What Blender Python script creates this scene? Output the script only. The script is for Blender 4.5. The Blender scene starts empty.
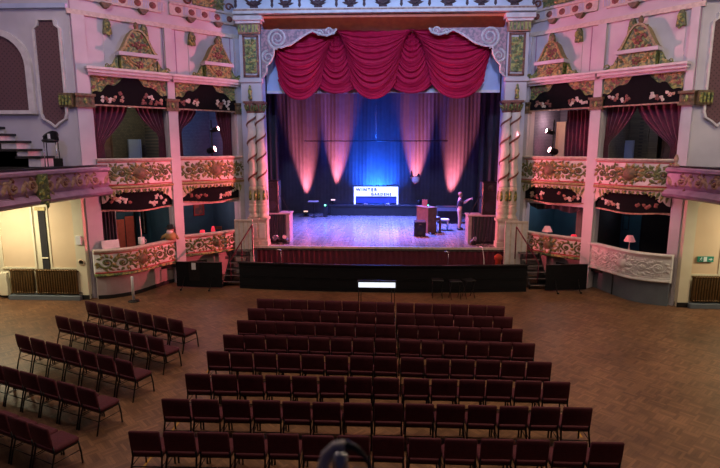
import bpy, bmesh, math, random
from math import sin, cos, pi, radians, sqrt, hypot, atan2
from mathutils import Vector, Matrix
random.seed(7)
S = bpy.context.scene
C = S.collection

# ---------------------------------------------------------------- camera
cam_d = bpy.data.cameras.new('camera'); cam_d.lens = 26.0; cam_d.sensor_width = 36.0
cam_d.clip_start = 0.05; cam_d.clip_end = 200
cam_d.dof.use_dof = True; cam_d.dof.focus_distance = 16.0; cam_d.dof.aperture_fstop = 2.8
cam = bpy.data.objects.new('camera', cam_d); C.objects.link(cam)
cam.location = (0, 0, 5.25); cam.rotation_euler = (radians(80.5), 0, radians(2.5))
S.camera = cam
S.view_settings.view_transform = 'Standard'; S.view_settings.look = 'None'
S.view_settings.gamma = 1.0; S.view_settings.exposure = 0.0
S.view_settings.use_curve_mapping = False

# ---------------------------------------------------------------- world
w = bpy.data.worlds.new('world'); S.world = w; w.use_nodes = True
bg = w.node_tree.nodes['Background']
bg.inputs[0].default_value = (0.50, 0.42, 0.85, 1); bg.inputs[1].default_value = 0.03

# ---------------------------------------------------------------- lights
def light(kind, name, loc, target, energy, color, size=0.3, spot=60, blend=0.5, size_y=None, spread=None):
    d = bpy.data.lights.new(name, kind); d.energy = energy; d.color = color
    if kind == 'AREA':
        d.size = size
        if size_y: d.shape = 'RECTANGLE'; d.size_y = size_y
        if spread: d.spread = radians(spread)
    else:
        d.shadow_soft_size = size
    if kind == 'SPOT':
        d.spot_size = radians(spot); d.spot_blend = blend
    o = bpy.data.objects.new(name, d); C.objects.link(o); o.location = loc
    v = Vector(target) - Vector(loc)
    o.rotation_euler = v.to_track_quat('-Z', 'Y').to_euler()
    return o
PINK = (1.0, 0.16, 0.22); BLUE = (0.10, 0.22, 1.0)
# house lights, high over the stalls
light('AREA', 'house_light', (3.5, 10, 13.0), (4.5, 10.5, 0), 560, (1.0, 0.78, 0.54), 5, size_y=7)
light('AREA', 'house_light', (-7.5, 11, 13.0), (-7.8, 11.5, 0), 430, (1.0, 0.76, 0.66), 4, size_y=6)
light('AREA', 'house_light', (10.5, 10, 12.0), (10.5, 11, 0), 380, (1.0, 0.78, 0.50), 2.5, size_y=5)
# front of house rig washing the proscenium arch and its curtain
light('SPOT', 'front_wash', (-2.0, 6, 12.5), (-1.2, 21.5, 9.8), 4800, (0.32, 0.52, 1.0), 0.25, 44, 0.6)
light('SPOT', 'front_wash', (2.0, 6, 12.5), (1.2, 21.5, 9.8), 4300, (0.42, 0.52, 1.0), 0.25, 44, 0.6)
# blue violet wash on the two blank walls
light('SPOT', 'side_wash', (-6, 3, 11.5), (-13.2, 17.3, 8.0), 1100, (0.40, 0.38, 1.0), 0.3, 50, 0.9)
light('SPOT', 'side_wash', (6, 3, 11.5), (12.8, 17.3, 8.0), 1100, (0.40, 0.42, 1.0), 0.3, 50, 0.9)
light('SPOT', 'side_wash', (3.0, 14, 12.5), (-8.2, 19.3, 8.8), 950, (0.30, 0.38, 1.0), 0.3, 56, 0.9)
light('SPOT', 'side_wash', (-3.0, 14, 12.5), (8.2, 19.3, 8.8), 950, (0.30, 0.38, 1.0), 0.3, 56, 0.9)
# warm lamps under the circle
light('AREA', 'under_circle_light', (-12.6, 15.6, 3.35), (-12.2, 16.8, 0), 120, (1.0, 0.90, 0.60), 1.4, size_y=0.5)
light('AREA', 'under_circle_light', (12.4, 15.6, 3.35), (12.0, 16.8, 0), 95, (1.0, 0.88, 0.58), 1.4, size_y=0.5)
# the stage
for x, z, ex in ((-4.62, 1.25, -.2), (-2.85, 1.9, 0.1), (2.02, 1.9, 0.0), (4.05, 1.3, 0.4)):
    light('SPOT', 'pink_uplight', (x, 31.74, z), (x + ex, 32.05, z + 4.0), 24000, (1.0, 0.26, 0.30), 0.05, 30, 1.0)
light('SPOT', 'blue_backlight', (-0.35, 31.35, 1.9), (-0.35, 32.1, 3.2), 20000, (0.01, 0.13, 1.0), 0.25, 120, 1.0)
light('SPOT', 'blue_downlight', (0.2, 27.5, 9.0), (-0.3, 26.8, 1.2), 52000, (0.12, 0.17, 1.0), 0.3, 88, 1.0)
light('SPOT', 'pink_downlight', (3.5, 22.6, 9.3), (-3.2, 23.5, 1.2), 8500, (1.0, 0.22, 0.40), 0.2, 66, 0.9)
light('SPOT', 'pink_downlight', (-3.5, 22.6, 9.3), (4.0, 24.4, 1.2), 8500, (1.0, 0.24, 0.38), 0.2, 46, 0.9)
# low red lamps at the sides of the stage
light('SPOT', 'red_side_lamp', (5.6, 20.0, 2.9), (-6.6, 20.5, 2.6), 7000, (1.0, 0.13, 0.16), 0.1, 34, 0.8)
light('SPOT', 'red_side_lamp', (-5.2, 19.9, 2.9), (6.2, 20.8, 3.2), 4200, (1.0, 0.15, 0.18), 0.1, 34, 0.8)
light('SPOT', 'red_floor_wash', (0.0, 19.2, 8.5), (0.0, 15.8, 0), 420, (1.0, 0.16, 0.14), 0.4, 95, 1.0)

# ---------------------------------------------------------------- materials
MATS = {}
def mat(name, col, rough=0.6, metal=0.0, col2=None, scale=6.0, bump=0.0, emit=None, estr=0.0, spec=0.5, detail=4.0, sharp=0.0, sheen=0.0):
    if name in MATS: return MATS[name]
    m = bpy.data.materials.new(name); m.use_nodes = True
    nt = m.node_tree; N = nt.nodes; L = nt.links; p = N['Principled BSDF']
    p.inputs['Roughness'].default_value = rough; p.inputs['Metallic'].default_value = metal
    p.inputs['Specular IOR Level'].default_value = spec
    if sheen: p.inputs['Sheen Weight'].default_value = sheen
    tc = N.new('ShaderNodeTexCoord'); nz = N.new('ShaderNodeTexNoise')
    nz.inputs['Scale'].default_value = scale; nz.inputs['Detail'].default_value = detail
    L.new(tc.outputs['Object'], nz.inputs['Vector'])
    c2 = col2 or tuple(c * 0.82 for c in col)
    r = N.new('ShaderNodeValToRGB')
    r.color_ramp.elements[0].position = 0.35 + sharp; r.color_ramp.elements[0].color = (*c2, 1)
    r.color_ramp.elements[1].position = 0.65 - sharp; r.color_ramp.elements[1].color = (*col, 1)
    L.new(nz.outputs['Fac'], r.inputs['Fac']); L.new(r.outputs['Color'], p.inputs['Base Color'])
    if bump:
        b = N.new('ShaderNodeBump'); b.inputs['Strength'].default_value = bump; b.inputs['Distance'].default_value = 0.02
        L.new(nz.outputs['Fac'], b.inputs['Height']); L.new(b.outputs['Normal'], p.inputs['Normal'])
    if emit:
        p.inputs['Emission Color'].default_value = (*emit, 1); p.inputs['Emission Strength'].default_value = estr
    MATS[name] = m
    return m

def floor_mat():
    m = bpy.data.materials.new('parquet'); m.use_nodes = True
    nt = m.node_tree; N = nt.nodes; L = nt.links; p = N['Principled BSDF']
    tc = N.new('ShaderNodeTexCoord')
    # basket of small oak strips laid on the diagonal
    mp = N.new('ShaderNodeMapping'); mp.inputs['Rotation'].default_value = (0, 0, radians(45))
    L.new(tc.outputs['Object'], mp.inputs['Vector'])
    ck = N.new('ShaderNodeTexChecker'); ck.inputs['Scale'].default_value = 3.6
    L.new(mp.outputs['Vector'], ck.inputs['Vector'])
    cols = []
    for rot in (0, 90):
        m2 = N.new('ShaderNodeMapping'); m2.inputs['Rotation'].default_value = (0, 0, radians(45 + rot))
        L.new(tc.outputs['Object'], m2.inputs['Vector'])
        br = N.new('ShaderNodeTexBrick'); br.inputs['Scale'].default_value = 3.6
        br.inputs['Color1'].default_value = (0.27, 0.140, 0.074, 1); br.inputs['Color2'].default_value = (0.15, 0.074, 0.040, 1)
        br.inputs['Mortar'].default_value = (0.06, 0.026, 0.013, 1); br.inputs['Mortar Size'].default_value = 0.006
        br.inputs['Brick Width'].default_value = 1.0; br.inputs['Row Height'].default_value = 0.2; br.offset = 0.0
        L.new(m2.outputs['Vector'], br.inputs['Vector']); cols.append(br)
    mx = N.new('ShaderNodeMixRGB'); L.new(ck.outputs['Fac'], mx.inputs['Fac'])
    L.new(cols[0].outputs['Color'], mx.inputs[1]); L.new(cols[1].outputs['Color'], mx.inputs[2])
    nz = N.new('ShaderNodeTexNoise'); nz.inputs['Scale'].default_value = 0.55; nz.inputs['Detail'].default_value = 8; nz.inputs['Roughness'].default_value = 0.7
    L.new(tc.outputs['Object'], nz.inputs['Vector'])
    rp = N.new('ShaderNodeValToRGB'); rp.color_ramp.elements[0].position = 0.3; rp.color_ramp.elements[0].color = (0.5, 0.46, 0.42, 1)
    rp.color_ramp.elements[1].position = 0.7; rp.color_ramp.elements[1].color = (1.25, 1.2, 1.15, 1)
    L.new(nz.outputs['Fac'], rp.inputs['Fac'])
    mu = N.new('ShaderNodeMixRGB'); mu.blend_type = 'MULTIPLY'; mu.inputs['Fac'].default_value = 1
    L.new(mx.outputs['Color'], mu.inputs[1]); L.new(rp.outputs['Color'], mu.inputs[2]); L.new(mu.outputs['Color'], p.inputs['Base Color'])
    r2 = N.new('ShaderNodeMapRange'); r2.inputs[3].default_value = 0.33; r2.inputs[4].default_value = 0.52
    L.new(nz.outputs['Fac'], r2.inputs[0]); L.new(r2.outputs[0], p.inputs['Roughness'])
    b = N.new('ShaderNodeBump'); b.inputs['Strength'].default_value = 0.25; b.inputs['Distance'].default_value = 0.004
    L.new(mx.outputs['Color'], b.inputs['Height']); L.new(b.outputs['Normal'], p.inputs['Normal'])
    return m
def board_mat(name, c1, c2, width, rough, axis=0):
    m = bpy.data.materials.new(name); m.use_nodes = True
    nt = m.node_tree; N = nt.nodes; L = nt.links; p = N['Principled BSDF']
    tc = N.new('ShaderNodeTexCoord'); mp = N.new('ShaderNodeMapping'); mp.inputs['Rotation'].default_value = (0, 0, radians(90 * axis))
    L.new(tc.outputs['Object'], mp.inputs['Vector'])
    br = N.new('ShaderNodeTexBrick'); br.inputs['Scale'].default_value = 1.0
    br.inputs['Color1'].default_value = (*c1, 1); br.inputs['Color2'].default_value = (*c2, 1); br.inputs['Mortar'].default_value = (0.02, 0.02, 0.02, 1)
    br.inputs['Mortar Size'].default_value = 0.004; br.inputs['Brick Width'].default_value = 2.4; br.inputs['Row Height'].default_value = width
    L.new(mp.outputs['Vector'], br.inputs['Vector']); L.new(br.outputs['Color'], p.inputs['Base Color'])
    nz = N.new('ShaderNodeTexNoise'); nz.inputs['Scale'].default_value = 2.0; nz.inputs['Detail'].default_value = 6
    L.new(tc.outputs['Object'], nz.inputs['Vector'])
    r2 = N.new('ShaderNodeMapRange'); r2.inputs[3].default_value = rough - 0.1; r2.inputs[4].default_value = rough + 0.12
    L.new(nz.outputs['Fac'], r2.inputs[0]); L.new(r2.outputs[0], p.inputs['Roughness'])
    return m
def brick_mat(name, c1, c2, mortar):
    m = bpy.data.materials.new(name); m.use_nodes = True
    nt = m.node_tree; N = nt.nodes; L = nt.links; p = N['Principled BSDF']; p.inputs['Roughness'].default_value = 0.85
    tc = N.new('ShaderNodeTexCoord'); sx = N.new('ShaderNodeSeparateXYZ'); L.new(tc.outputs['Object'], sx.inputs[0])
    ad = N.new('ShaderNodeMath'); ad.operation = 'ADD'; L.new(sx.outputs[0], ad.inputs[0]); L.new(sx.outputs[1], ad.inputs[1])
    cb = N.new('ShaderNodeCombineXYZ'); L.new(ad.outputs[0], cb.inputs[0]); L.new(sx.outputs[2], cb.inputs[1])
    br = N.new('ShaderNodeTexBrick'); br.inputs['Scale'].default_value = 4.0
    br.inputs['Color1'].default_value = (*c1, 1); br.inputs['Color2'].default_value = (*c2, 1); br.inputs['Mortar'].default_value = (*mortar, 1)
    L.new(cb.outputs[0], br.inputs['Vector']); L.new(br.outputs['Color'], p.inputs['Base Color'])
    return m
def lattice_mat():
    m = bpy.data.materials.new('lattice_wood'); m.use_nodes = True
    nt = m.node_tree; N = nt.nodes; L = nt.links; p = N['Principled BSDF']; p.inputs['Roughness'].default_value = 0.7
    tc = N.new('ShaderNodeTexCoord'); mp = N.new('ShaderNodeMapping'); mp.inputs['Rotation'].default_value = (0, radians(45), 0)
    L.new(tc.outputs['Object'], mp.inputs['Vector'])
    ck = N.new('ShaderNodeTexVoronoi'); ck.inputs['Scale'].default_value = 9.0; ck.inputs['Randomness'].default_value = 0.0
    L.new(mp.outputs['Vector'], ck.inputs['Vector'])
    r = N.new('ShaderNodeValToRGB'); r.color_ramp.elements[0].position = 0.32; r.color_ramp.elements[0].color = (0.018, 0.012, 0.016, 1)
    r.color_ramp.elements[1].position = 0.45; r.color_ramp.elements[1].color = (0.14, 0.07, 0.08, 1)
    L.new(ck.outputs['Distance'], r.inputs['Fac']); L.new(r.outputs['Color'], p.inputs['Base Color'])
    return m
M_floor = floor_mat()
M_stage = board_mat('stage_boards', (0.20, 0.17, 0.16), (0.15, 0.13, 0.12), 0.16, 0.24, 1)
M_brick = brick_mat('painted_brick', (0.20, 0.17, 0.12), (0.14, 0.12, 0.09), (0.09, 0.08, 0.07))
M_brickb = brick_mat('pale_brick', (0.22, 0.26, 0.36), (0.17, 0.20, 0.30), (0.10, 0.12, 0.18))
M_lattice = lattice_mat()
M_wall = mat('lilac_plaster', (0.60, 0.58, 0.63), 0.75, col2=(0.52, 0.50, 0.55), scale=1.3, bump=0.1)
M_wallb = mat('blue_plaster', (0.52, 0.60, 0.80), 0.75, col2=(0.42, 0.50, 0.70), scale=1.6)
M_cream = mat('cream_paint', (0.74, 0.68, 0.52), 0.55, col2=(0.66, 0.59, 0.43), scale=1.2)
M_salmon = mat('peach_paint', (0.72, 0.55, 0.38), 0.6, col2=(0.66, 0.49, 0.33), scale=1.0)
M_trim = mat('cream_moulding', (0.66, 0.60, 0.52), 0.5, col2=(0.52, 0.46, 0.40), scale=9)
M_white = mat('white_plaster', (0.74, 0.71, 0.70), 0.6, col2=(0.60, 0.57, 0.57), scale=4, bump=0.2)
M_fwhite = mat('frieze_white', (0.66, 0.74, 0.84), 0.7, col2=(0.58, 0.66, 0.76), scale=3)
M_green = mat('green_leaf_paint', (0.17, 0.20, 0.06), 0.5, col2=(0.07, 0.09, 0.04), scale=11)
M_gold = mat('gold_paint', (0.40, 0.31, 0.12), 0.42, 0.25, col2=(0.22, 0.16, 0.06), scale=14)
M_greengold = mat('green_gold_relief', (0.36, 0.36, 0.10), 0.45, 0.1, col2=(0.07, 0.12, 0.05), scale=10, bump=0.6, sharp=0.08)
M_redp = mat('red_line_paint', (0.46, 0.05, 0.05), 0.5, col2=(0.34, 0.04, 0.04), scale=8)
M_rose = mat('rose_paint', (0.26, 0.09, 0.07), 0.55, col2=(0.13, 0.05, 0.04), scale=14)
M_brown = mat('umber_relief', (0.22, 0.14, 0.07), 0.55, col2=(0.10, 0.08, 0.05), scale=12)
M_garl = mat('garland_paint', (0.10, 0.045, 0.05), 0.6, col2=(0.05, 0.03, 0.035), scale=12)
M_rail = mat('rail_black', (0.006, 0.006, 0.008), 0.6, spec=0.2)
M_matte = mat('matte_black_board', (0.010, 0.009, 0.011), 0.95, spec=0.1)
M_mauve = mat('mauve_paint', (0.40, 0.23, 0.36), 0.38, col2=(0.30, 0.17, 0.27), scale=4)
M_tan = mat('tan_relief', (0.50, 0.32, 0.22), 0.5, col2=(0.24, 0.13, 0.10), scale=9)
M_dado = mat('mauve_dado', (0.34, 0.27, 0.27), 0.75, col2=(0.28, 0.22, 0.22), scale=2)
M_grey = mat('blue_grey_board', (0.12, 0.14, 0.165), 0.6, col2=(0.10, 0.115, 0.14), scale=2)
M_black = mat('black_paint', (0.012, 0.012, 0.013), 0.42, col2=(0.006, 0.006, 0.008), scale=5)
M_drape = mat('black_drape', (0.030, 0.024, 0.036), 0.9, col2=(0.022, 0.018, 0.028), scale=4, sheen=0.2)
M_back = mat('back_drape', (0.070, 0.055, 0.072), 0.95, col2=(0.060, 0.046, 0.062), scale=3, spec=0.1)
M_swag = mat('crimson_satin', (0.42, 0.004, 0.050), 0.7, col2=(0.35, 0.003, 0.042), scale=5, spec=0.25)
M_plum = mat('plum_velvet', (0.14, 0.012, 0.05), 0.8, col2=(0.09, 0.008, 0.035), scale=6, sheen=0.4)
M_maroon = mat('maroon_drape', (0.10, 0.010, 0.03), 0.85, col2=(0.10, 0.01, 0.022), scale=5)
M_fabric = mat('maroon_upholstery', (0.095, 0.010, 0.020), 0.85, col2=(0.070, 0.008, 0.015), scale=30, bump=0.2)
M_steel = mat('black_steel', (0.018, 0.016, 0.018), 0.35, 0.4, col2=(0.010, 0.010, 0.011), scale=10)
M_chrome = mat('bright_metal', (0.55, 0.55, 0.58), 0.25, 0.9, scale=8)
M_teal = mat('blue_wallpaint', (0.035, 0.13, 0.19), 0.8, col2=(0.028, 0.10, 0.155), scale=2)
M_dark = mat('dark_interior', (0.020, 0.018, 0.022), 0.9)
M_paper = mat('white_paper', (0.80, 0.80, 0.82), 0.7, scale=3)
M_rad = mat('bronze_radiator', (0.17, 0.095, 0.035), 0.38, 0.5, col2=(0.11, 0.06, 0.022), scale=12)
M_wood = mat('brown_wood', (0.20, 0.09, 0.05), 0.45, col2=(0.12, 0.05, 0.03), scale=7)
M_cloth = mat('red_cloth', (0.42, 0.04, 0.06), 0.8)
M_orange = mat('orange_soffit', (0.62, 0.13, 0.04), 0.55, col2=(0.50, 0.09, 0.03), scale=4)
M_scroll = mat('silver_scroll', (0.62, 0.58, 0.58), 0.45, col2=(0.45, 0.40, 0.42), scale=10)
M_scrollin = mat('pink_scroll_field', (0.46, 0.26, 0.30), 0.6, col2=(0.22, 0.16, 0.20), scale=9, sharp=0.08)
M_lampon = mat('lit_pink_bulb', (1, 0.6, 0.6), 0.5, emit=(1.0, 0.50, 0.55), estr=18)
M_signlit = mat('lit_sign_face', (0.9, 0.92, 1.0), 0.5, emit=(0.78, 0.88, 1.0), estr=1.05)
M_stripe = mat('yellow_tape', (0.55, 0.28, 0.03), 0.6)
M_skin = mat('skin', (0.55, 0.30, 0.22), 0.55, scale=4)
M_shirt = mat('dark_shirt', (0.035, 0.032, 0.05), 0.85)
M_khaki = mat('khaki_trousers', (0.38, 0.27, 0.19), 0.85)
M_pinkcloth = mat('pink_lampshade', (0.75, 0.34, 0.36), 0.7, emit=(1.0, 0.35, 0.35), estr=0.25)
M_glow = mat('red_lamp_glass', (0.8, 0.05, 0.08), 0.4, emit=(1.0, 0.04, 0.08), estr=.6)
M_green_em = mat('green_indicator', (0.1, 0.8, 0.4), 0.4, emit=(0.1, 1.0, 0.45), estr=8)
M_warm_em = mat('warm_lens', (0.9, 0.6, 0.4), 0.4, emit=(1.0, 0.55, 0.35), estr=1.2)

# ---------------------------------------------------------------- mesh builder
class MB:
    def __init__(self, T=None):
        self.v = []; self.f = []; self.mi = []; self.T = T; self.smooth = []
    def add(self, pts, faces, m=0, sm=False):
        o = len(self.v)
        for p in pts:
            self.v.append(tuple(self.T(*p)) if self.T else tuple(p))
        for f in faces:
            self.f.append(tuple(i + o for i in f)); self.mi.append(m); self.smooth.append(sm)
    def box(self, x0, x1, y0, y1, z0, z1, m=0):
        p = [(x0,y0,z0),(x1,y0,z0),(x1,y1,z0),(x0,y1,z0),(x0,y0,z1),(x1,y0,z1),(x1,y1,z1),(x0,y1,z1)]
        self.add(p, [(0,3,2,1),(4,5,6,7),(0,1,5,4),(1,2,6,5),(2,3,7,6),(3,0,4,7)], m)
        return self
    def cham(self, x0, x1, y0, y1, z0, z1, c=0.02, m=0):
        # box with chamfered edges: three stacked rings top and bottom
        rings = []
        for z, i in ((z0, c), (z0 + c, 0), (z1 - c, 0), (z1, c)):
            a, b, d, e = x0 + i, x1 - i, y0 + i, y1 - i; k = c
            rings.append([(a+k,d,z),(b-k,d,z),(b,d+k,z),(b,e-k,z),(b-k,e,z),(a+k,e,z),(a,e-k,z),(a,d+k,z)])
        self.rings(rings, True, m, False)
        return self
    def rings(self, rings, cap=True, m=0, sm=True, closed=True):
        n = len(rings[0]); pts = [p for r in rings for p in r]; F = []
        for i in range(len(rings) - 1):
            for j in range(n if closed else n - 1):
                a = i*n + j; b = i*n + (j+1) % n
                F.append((a, b, b + n, a + n))
        if cap and closed:
            F.append(tuple(reversed(range(n)))); F.append(tuple(range((len(rings)-1)*n, len(rings)*n)))
        self.add(pts, F, m, sm)
    def tube(self, pts, r, n=6, m=0, cap=True):
        pts = [Vector(p) for p in pts]; R = []
        rr = r if isinstance(r, (list, tuple)) else [r] * len(pts)
        up = None
        for i, p in enumerate(pts):
            t = (pts[min(i+1, len(pts)-1)] - pts[max(i-1, 0)])
            if t.length < 1e-9: t = Vector((0,0,1))
            t.normalize()
            if up is None:
                up = Vector((0,0,1)) if abs(t.z) < 0.9 else Vector((1,0,0))
            a = t.cross(up)
            if a.length < 1e-4: a = t.cross(Vector((0.3,1,0.2)))
            a.normalize(); b = t.cross(a).normalized(); up = -b if False else up
            R.append([p + (a*cos(2*pi*k/n) + b*sin(2*pi*k/n)) * rr[i] for k in range(n)])
        self.rings(R, cap, m, True)
        return self
    def lathe(self, prof, cx=0, cy=0, n=16, m=0, ax='z'):
        R = []
        for r, z in prof:
            ring = []
            for k in range(n):
                a = 2*pi*k/n
                if ax == 'z': ring.append((cx + r*cos(a), cy + r*sin(a), z))
                elif ax == 'y': ring.append((cx + r*cos(a), z, cy + r*sin(a)))
                else: ring.append((z, cx + r*cos(a), cy + r*sin(a)))
            R.append(ring)
        self.rings(R, True, m, True)
        return self
    def grid(self, fn, nu, nv, m=0, sm=True, thick=0.0, back=None):
        pts = [fn(i/nu, j/nv) for j in range(nv+1) for i in range(nu+1)]
        F = [(j*(nu+1)+i, j*(nu+1)+i+1, (j+1)*(nu+1)+i+1, (j+1)*(nu+1)+i) for j in range(nv) for i in range(nu)]
        self.add(pts, F, m, sm)
        return self
    def prism(self, outline, d0, d1, m=0, plane='xz'):
        # outline of (a, z) extruded along the depth axis
        n = len(outline)
        P = [(a, d0, z) for a, z in outline] + [(a, d1, z) for a, z in outline]
        F = [tuple(range(n)), tuple(reversed(range(n, 2*n)))] + [(i, i+n, (i+1) % n + n, (i+1) % n) for i in range(n)]
        self.add(P, F, m)
        return self
    def build(self, name, mats, parent=None, loc=None):
        if not isinstance(mats, (list, tuple)): mats = [mats]
        if parent is not None: o0 = Vector(parent['_w'])
        elif loc is not None: o0 = Vector(loc)
        else:
            xs = [p[0] for p in self.v]; ys = [p[1] for p in self.v]; zs = [p[2] for p in self.v]
            o0 = Vector(((min(xs)+max(xs))/2, (min(ys)+max(ys))/2, min(zs)))
        me = bpy.data.meshes.new(name)
        me.from_pydata([(p[0]-o0.x, p[1]-o0.y, p[2]-o0.z) for p in self.v], [], self.f)
        for q in mats: me.materials.append(q)
        me.polygons.foreach_set('material_index', self.mi)
        me.polygons.foreach_set('use_smooth', self.smooth)
        me.update()
        b = bmesh.new(); b.from_mesh(me); bmesh.ops.recalc_face_normals(b, faces=b.faces); b.to_mesh(me); b.free()
        o = bpy.data.objects.new(name, me); C.objects.link(o)
        if parent is not None: o.parent = parent
        else: o.location = o0
        o['_w'] = tuple(o0)
        return o
def tag(o, label, cat, group=None, kind=None):
    if label: o['label'] = label
    if cat: o['category'] = cat
    if group: o['group'] = group
    if kind: o['kind'] = kind
    return o
def thing(name, label, cat, loc, group=None):
    o = bpy.data.objects.new(name, None); C.objects.link(o); o.location = loc; o['_w'] = tuple(loc); o.empty_display_size = 0.1
    return tag(o, label, cat, group)
def struct(mb, name, m):
    o = mb.build(name, m); o['kind'] = 'structure'; return o
def dup(root, loc, rz, label, group=None):
    r = root.copy(); C.objects.link(r); r.location = loc; r.rotation_euler = (0, 0, rz); r['label'] = label
    if group: r['group'] = group
    for ch in list(root.children):
        c = ch.copy(); C.objects.link(c); c.parent = r
        for g in list(ch.children):
            d = g.copy(); C.objects.link(d); d.parent = c
    return r
def B(*a): return MB().box(*a)

# flat ornament: f(a, b, h) -> point, a along, b up, h out of the surface
def leaf(mb, a, b, ang, ln, wd, h=0.03, m=0):
    c, s = cos(ang), sin(ang)
    L = [(0,0,0),(0.3,0.5,0),(0.65,0.38,0),(1,0,0),(0.65,-0.38,0),(0.3,-0.5,0),(0.4,0,1),(0.75,0,0.7)]
    P = [(a + (x*c*ln - y*s*wd), b + (x*s*ln + y*c*wd), 0.004 + k*h) for x, y, k in L]
    mb.add(P, [(0,1,6),(1,2,7,6),(2,3,7),(3,4,7),(4,5,6,7),(5,0,6)], m, True)
def curl(mb, a, b, r, a0, turns, wd=0.03, h=0.03, m=0, tail=0.0, grow=1.0):
    # spiral ribbon with a raised centre, from its outer end inwards
    n = max(8, int(abs(turns) * 14)); P = []; F = []
    for i in range(n + 1):
        t = i / n; rr = r * (1 - 0.82*t); an = a0 + turns*2*pi*t; w2 = wd * (1 - 0.5*t)
        c, s = cos(an), sin(an)
        for q, hh in ((-1, 0.003), (0, h), (1, 0.003)):
            P.append((a + (rr + q*w2)*c, b + (rr + q*w2)*s, hh))
    for i in range(n):
        for q in range(2):
            k = i*3 + q
            F.append((k, k+1, k+4, k+3))
    mb.add(P, F, m, True)
def blob(mb, a, b, r, h, m=0, n=8):
    P = [(a + r*cos(2*pi*k/n), b + r*sin(2*pi*k/n), 0.003) for k in range(n)] + [(a + 0.6*r*cos(2*pi*k/n), b + 0.6*r*sin(2*pi*k/n), h*0.8) for k in range(n)] + [(a, b, h)]
    F = [(k, (k+1) % n, n + (k+1) % n, n + k) for k in range(n)] + [(n + k, n + (k+1) % n, 2*n) for k in range(n)]
    mb.add(P, F, m, True)
def flower(mb, a, b, r, h, m=0, mc=None, n=6):
    for k in range(n): leaf(mb, a, b, 2*pi*k/n + 0.3, r, r*0.75, h, m)
    blob(mb, a, b, r*0.32, h*1.3, m if mc is None else mc)
def acanthus(mb, a0, a1, b0, b1, n, mats=(0, 1, 2), seed=1, dens=1.0):
    """running scrolls with leaves between a0..a1, b0..b1; n scrolls mirrored round the middle"""
    R = random.Random(seed); H = b1 - b0; bm_ = (b0 + b1)/2; W = (a1 - a0)/n
    for i in range(n):
        ca = a0 + (i + 0.5)*W; up = 1 if i % 2 == 0 else -1; sgn = 1 if i < n/2 else -1
        r = min(W*0.46, H*0.42)
        curl(mb, ca, bm_, r, (pi if sgn > 0 else 0), 1.35*up*sgn, 0.035, 0.045, mats[0])
        for k in range(9):
            an = 2*pi*k/9 + R.uniform(-0.2, 0.2)
            leaf(mb, ca + r*0.95*cos(an), bm_ + r*0.95*sin(an)*0.9, an + up*0.9, H*R.uniform(0.22, 0.34), H*0.16, 0.05, R.choice((mats[0], mats[0], mats[1])))
        flower(mb, ca, bm_, H*0.15, 0.07, mats[2], mats[1])
        for q in range(int(7*dens)):
            leaf(mb, ca + R.uniform(-0.55, 0.55)*W, b0 + H*R.choice((0.08, 0.13, 0.85, 0.9)) , R.uniform(0, 2*pi), H*0.2, H*0.1, 0.04, R.choice((mats[0], mats[1], mats[1], mats[2])))

# ================================================================ SETTING
def interp(pts):
    xs = [p[0] for p in pts]; ys = [p[1] for p in pts]
    def f(x):
        if x <= xs[0]: return ys[0]
        if x >= xs[-1]: return ys[-1]
        i = 0
        while x > xs[i+1]: i += 1
        t = (x - xs[i])/(xs[i+1]-xs[i])
        def tan(k):
            if k == 0: return (ys[1]-ys[0])/(xs[1]-xs[0])
            if k == len(xs)-1: return (ys[-1]-ys[-2])/(xs[-1]-xs[-2])
            return (ys[k+1]-ys[k-1])/(xs[k+1]-xs[k-1])
        h = xs[i+1]-xs[i]; m0 = tan(i)*h; m1 = tan(i+1)*h; t2 = t*t; t3 = t2*t
        return (2*t3-3*t2+1)*ys[i] + (t3-2*t2+t)*m0 + (-2*t3+3*t2)*ys[i+1] + (t3-t2)*m1
    return f
struct(B(-17, 17, -3, 33, -0.1, 0), 'floor', M_floor)
# outer side walls of the hall, beyond the edges of the view
struct(B(-16.4, -16, -3, 17.6, 0, 13), 'wall_left_outer', M_wall)
struct(B(16, 16.4, -3, 17.6, 0, 13), 'wall_right_outer', M_wall)

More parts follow.
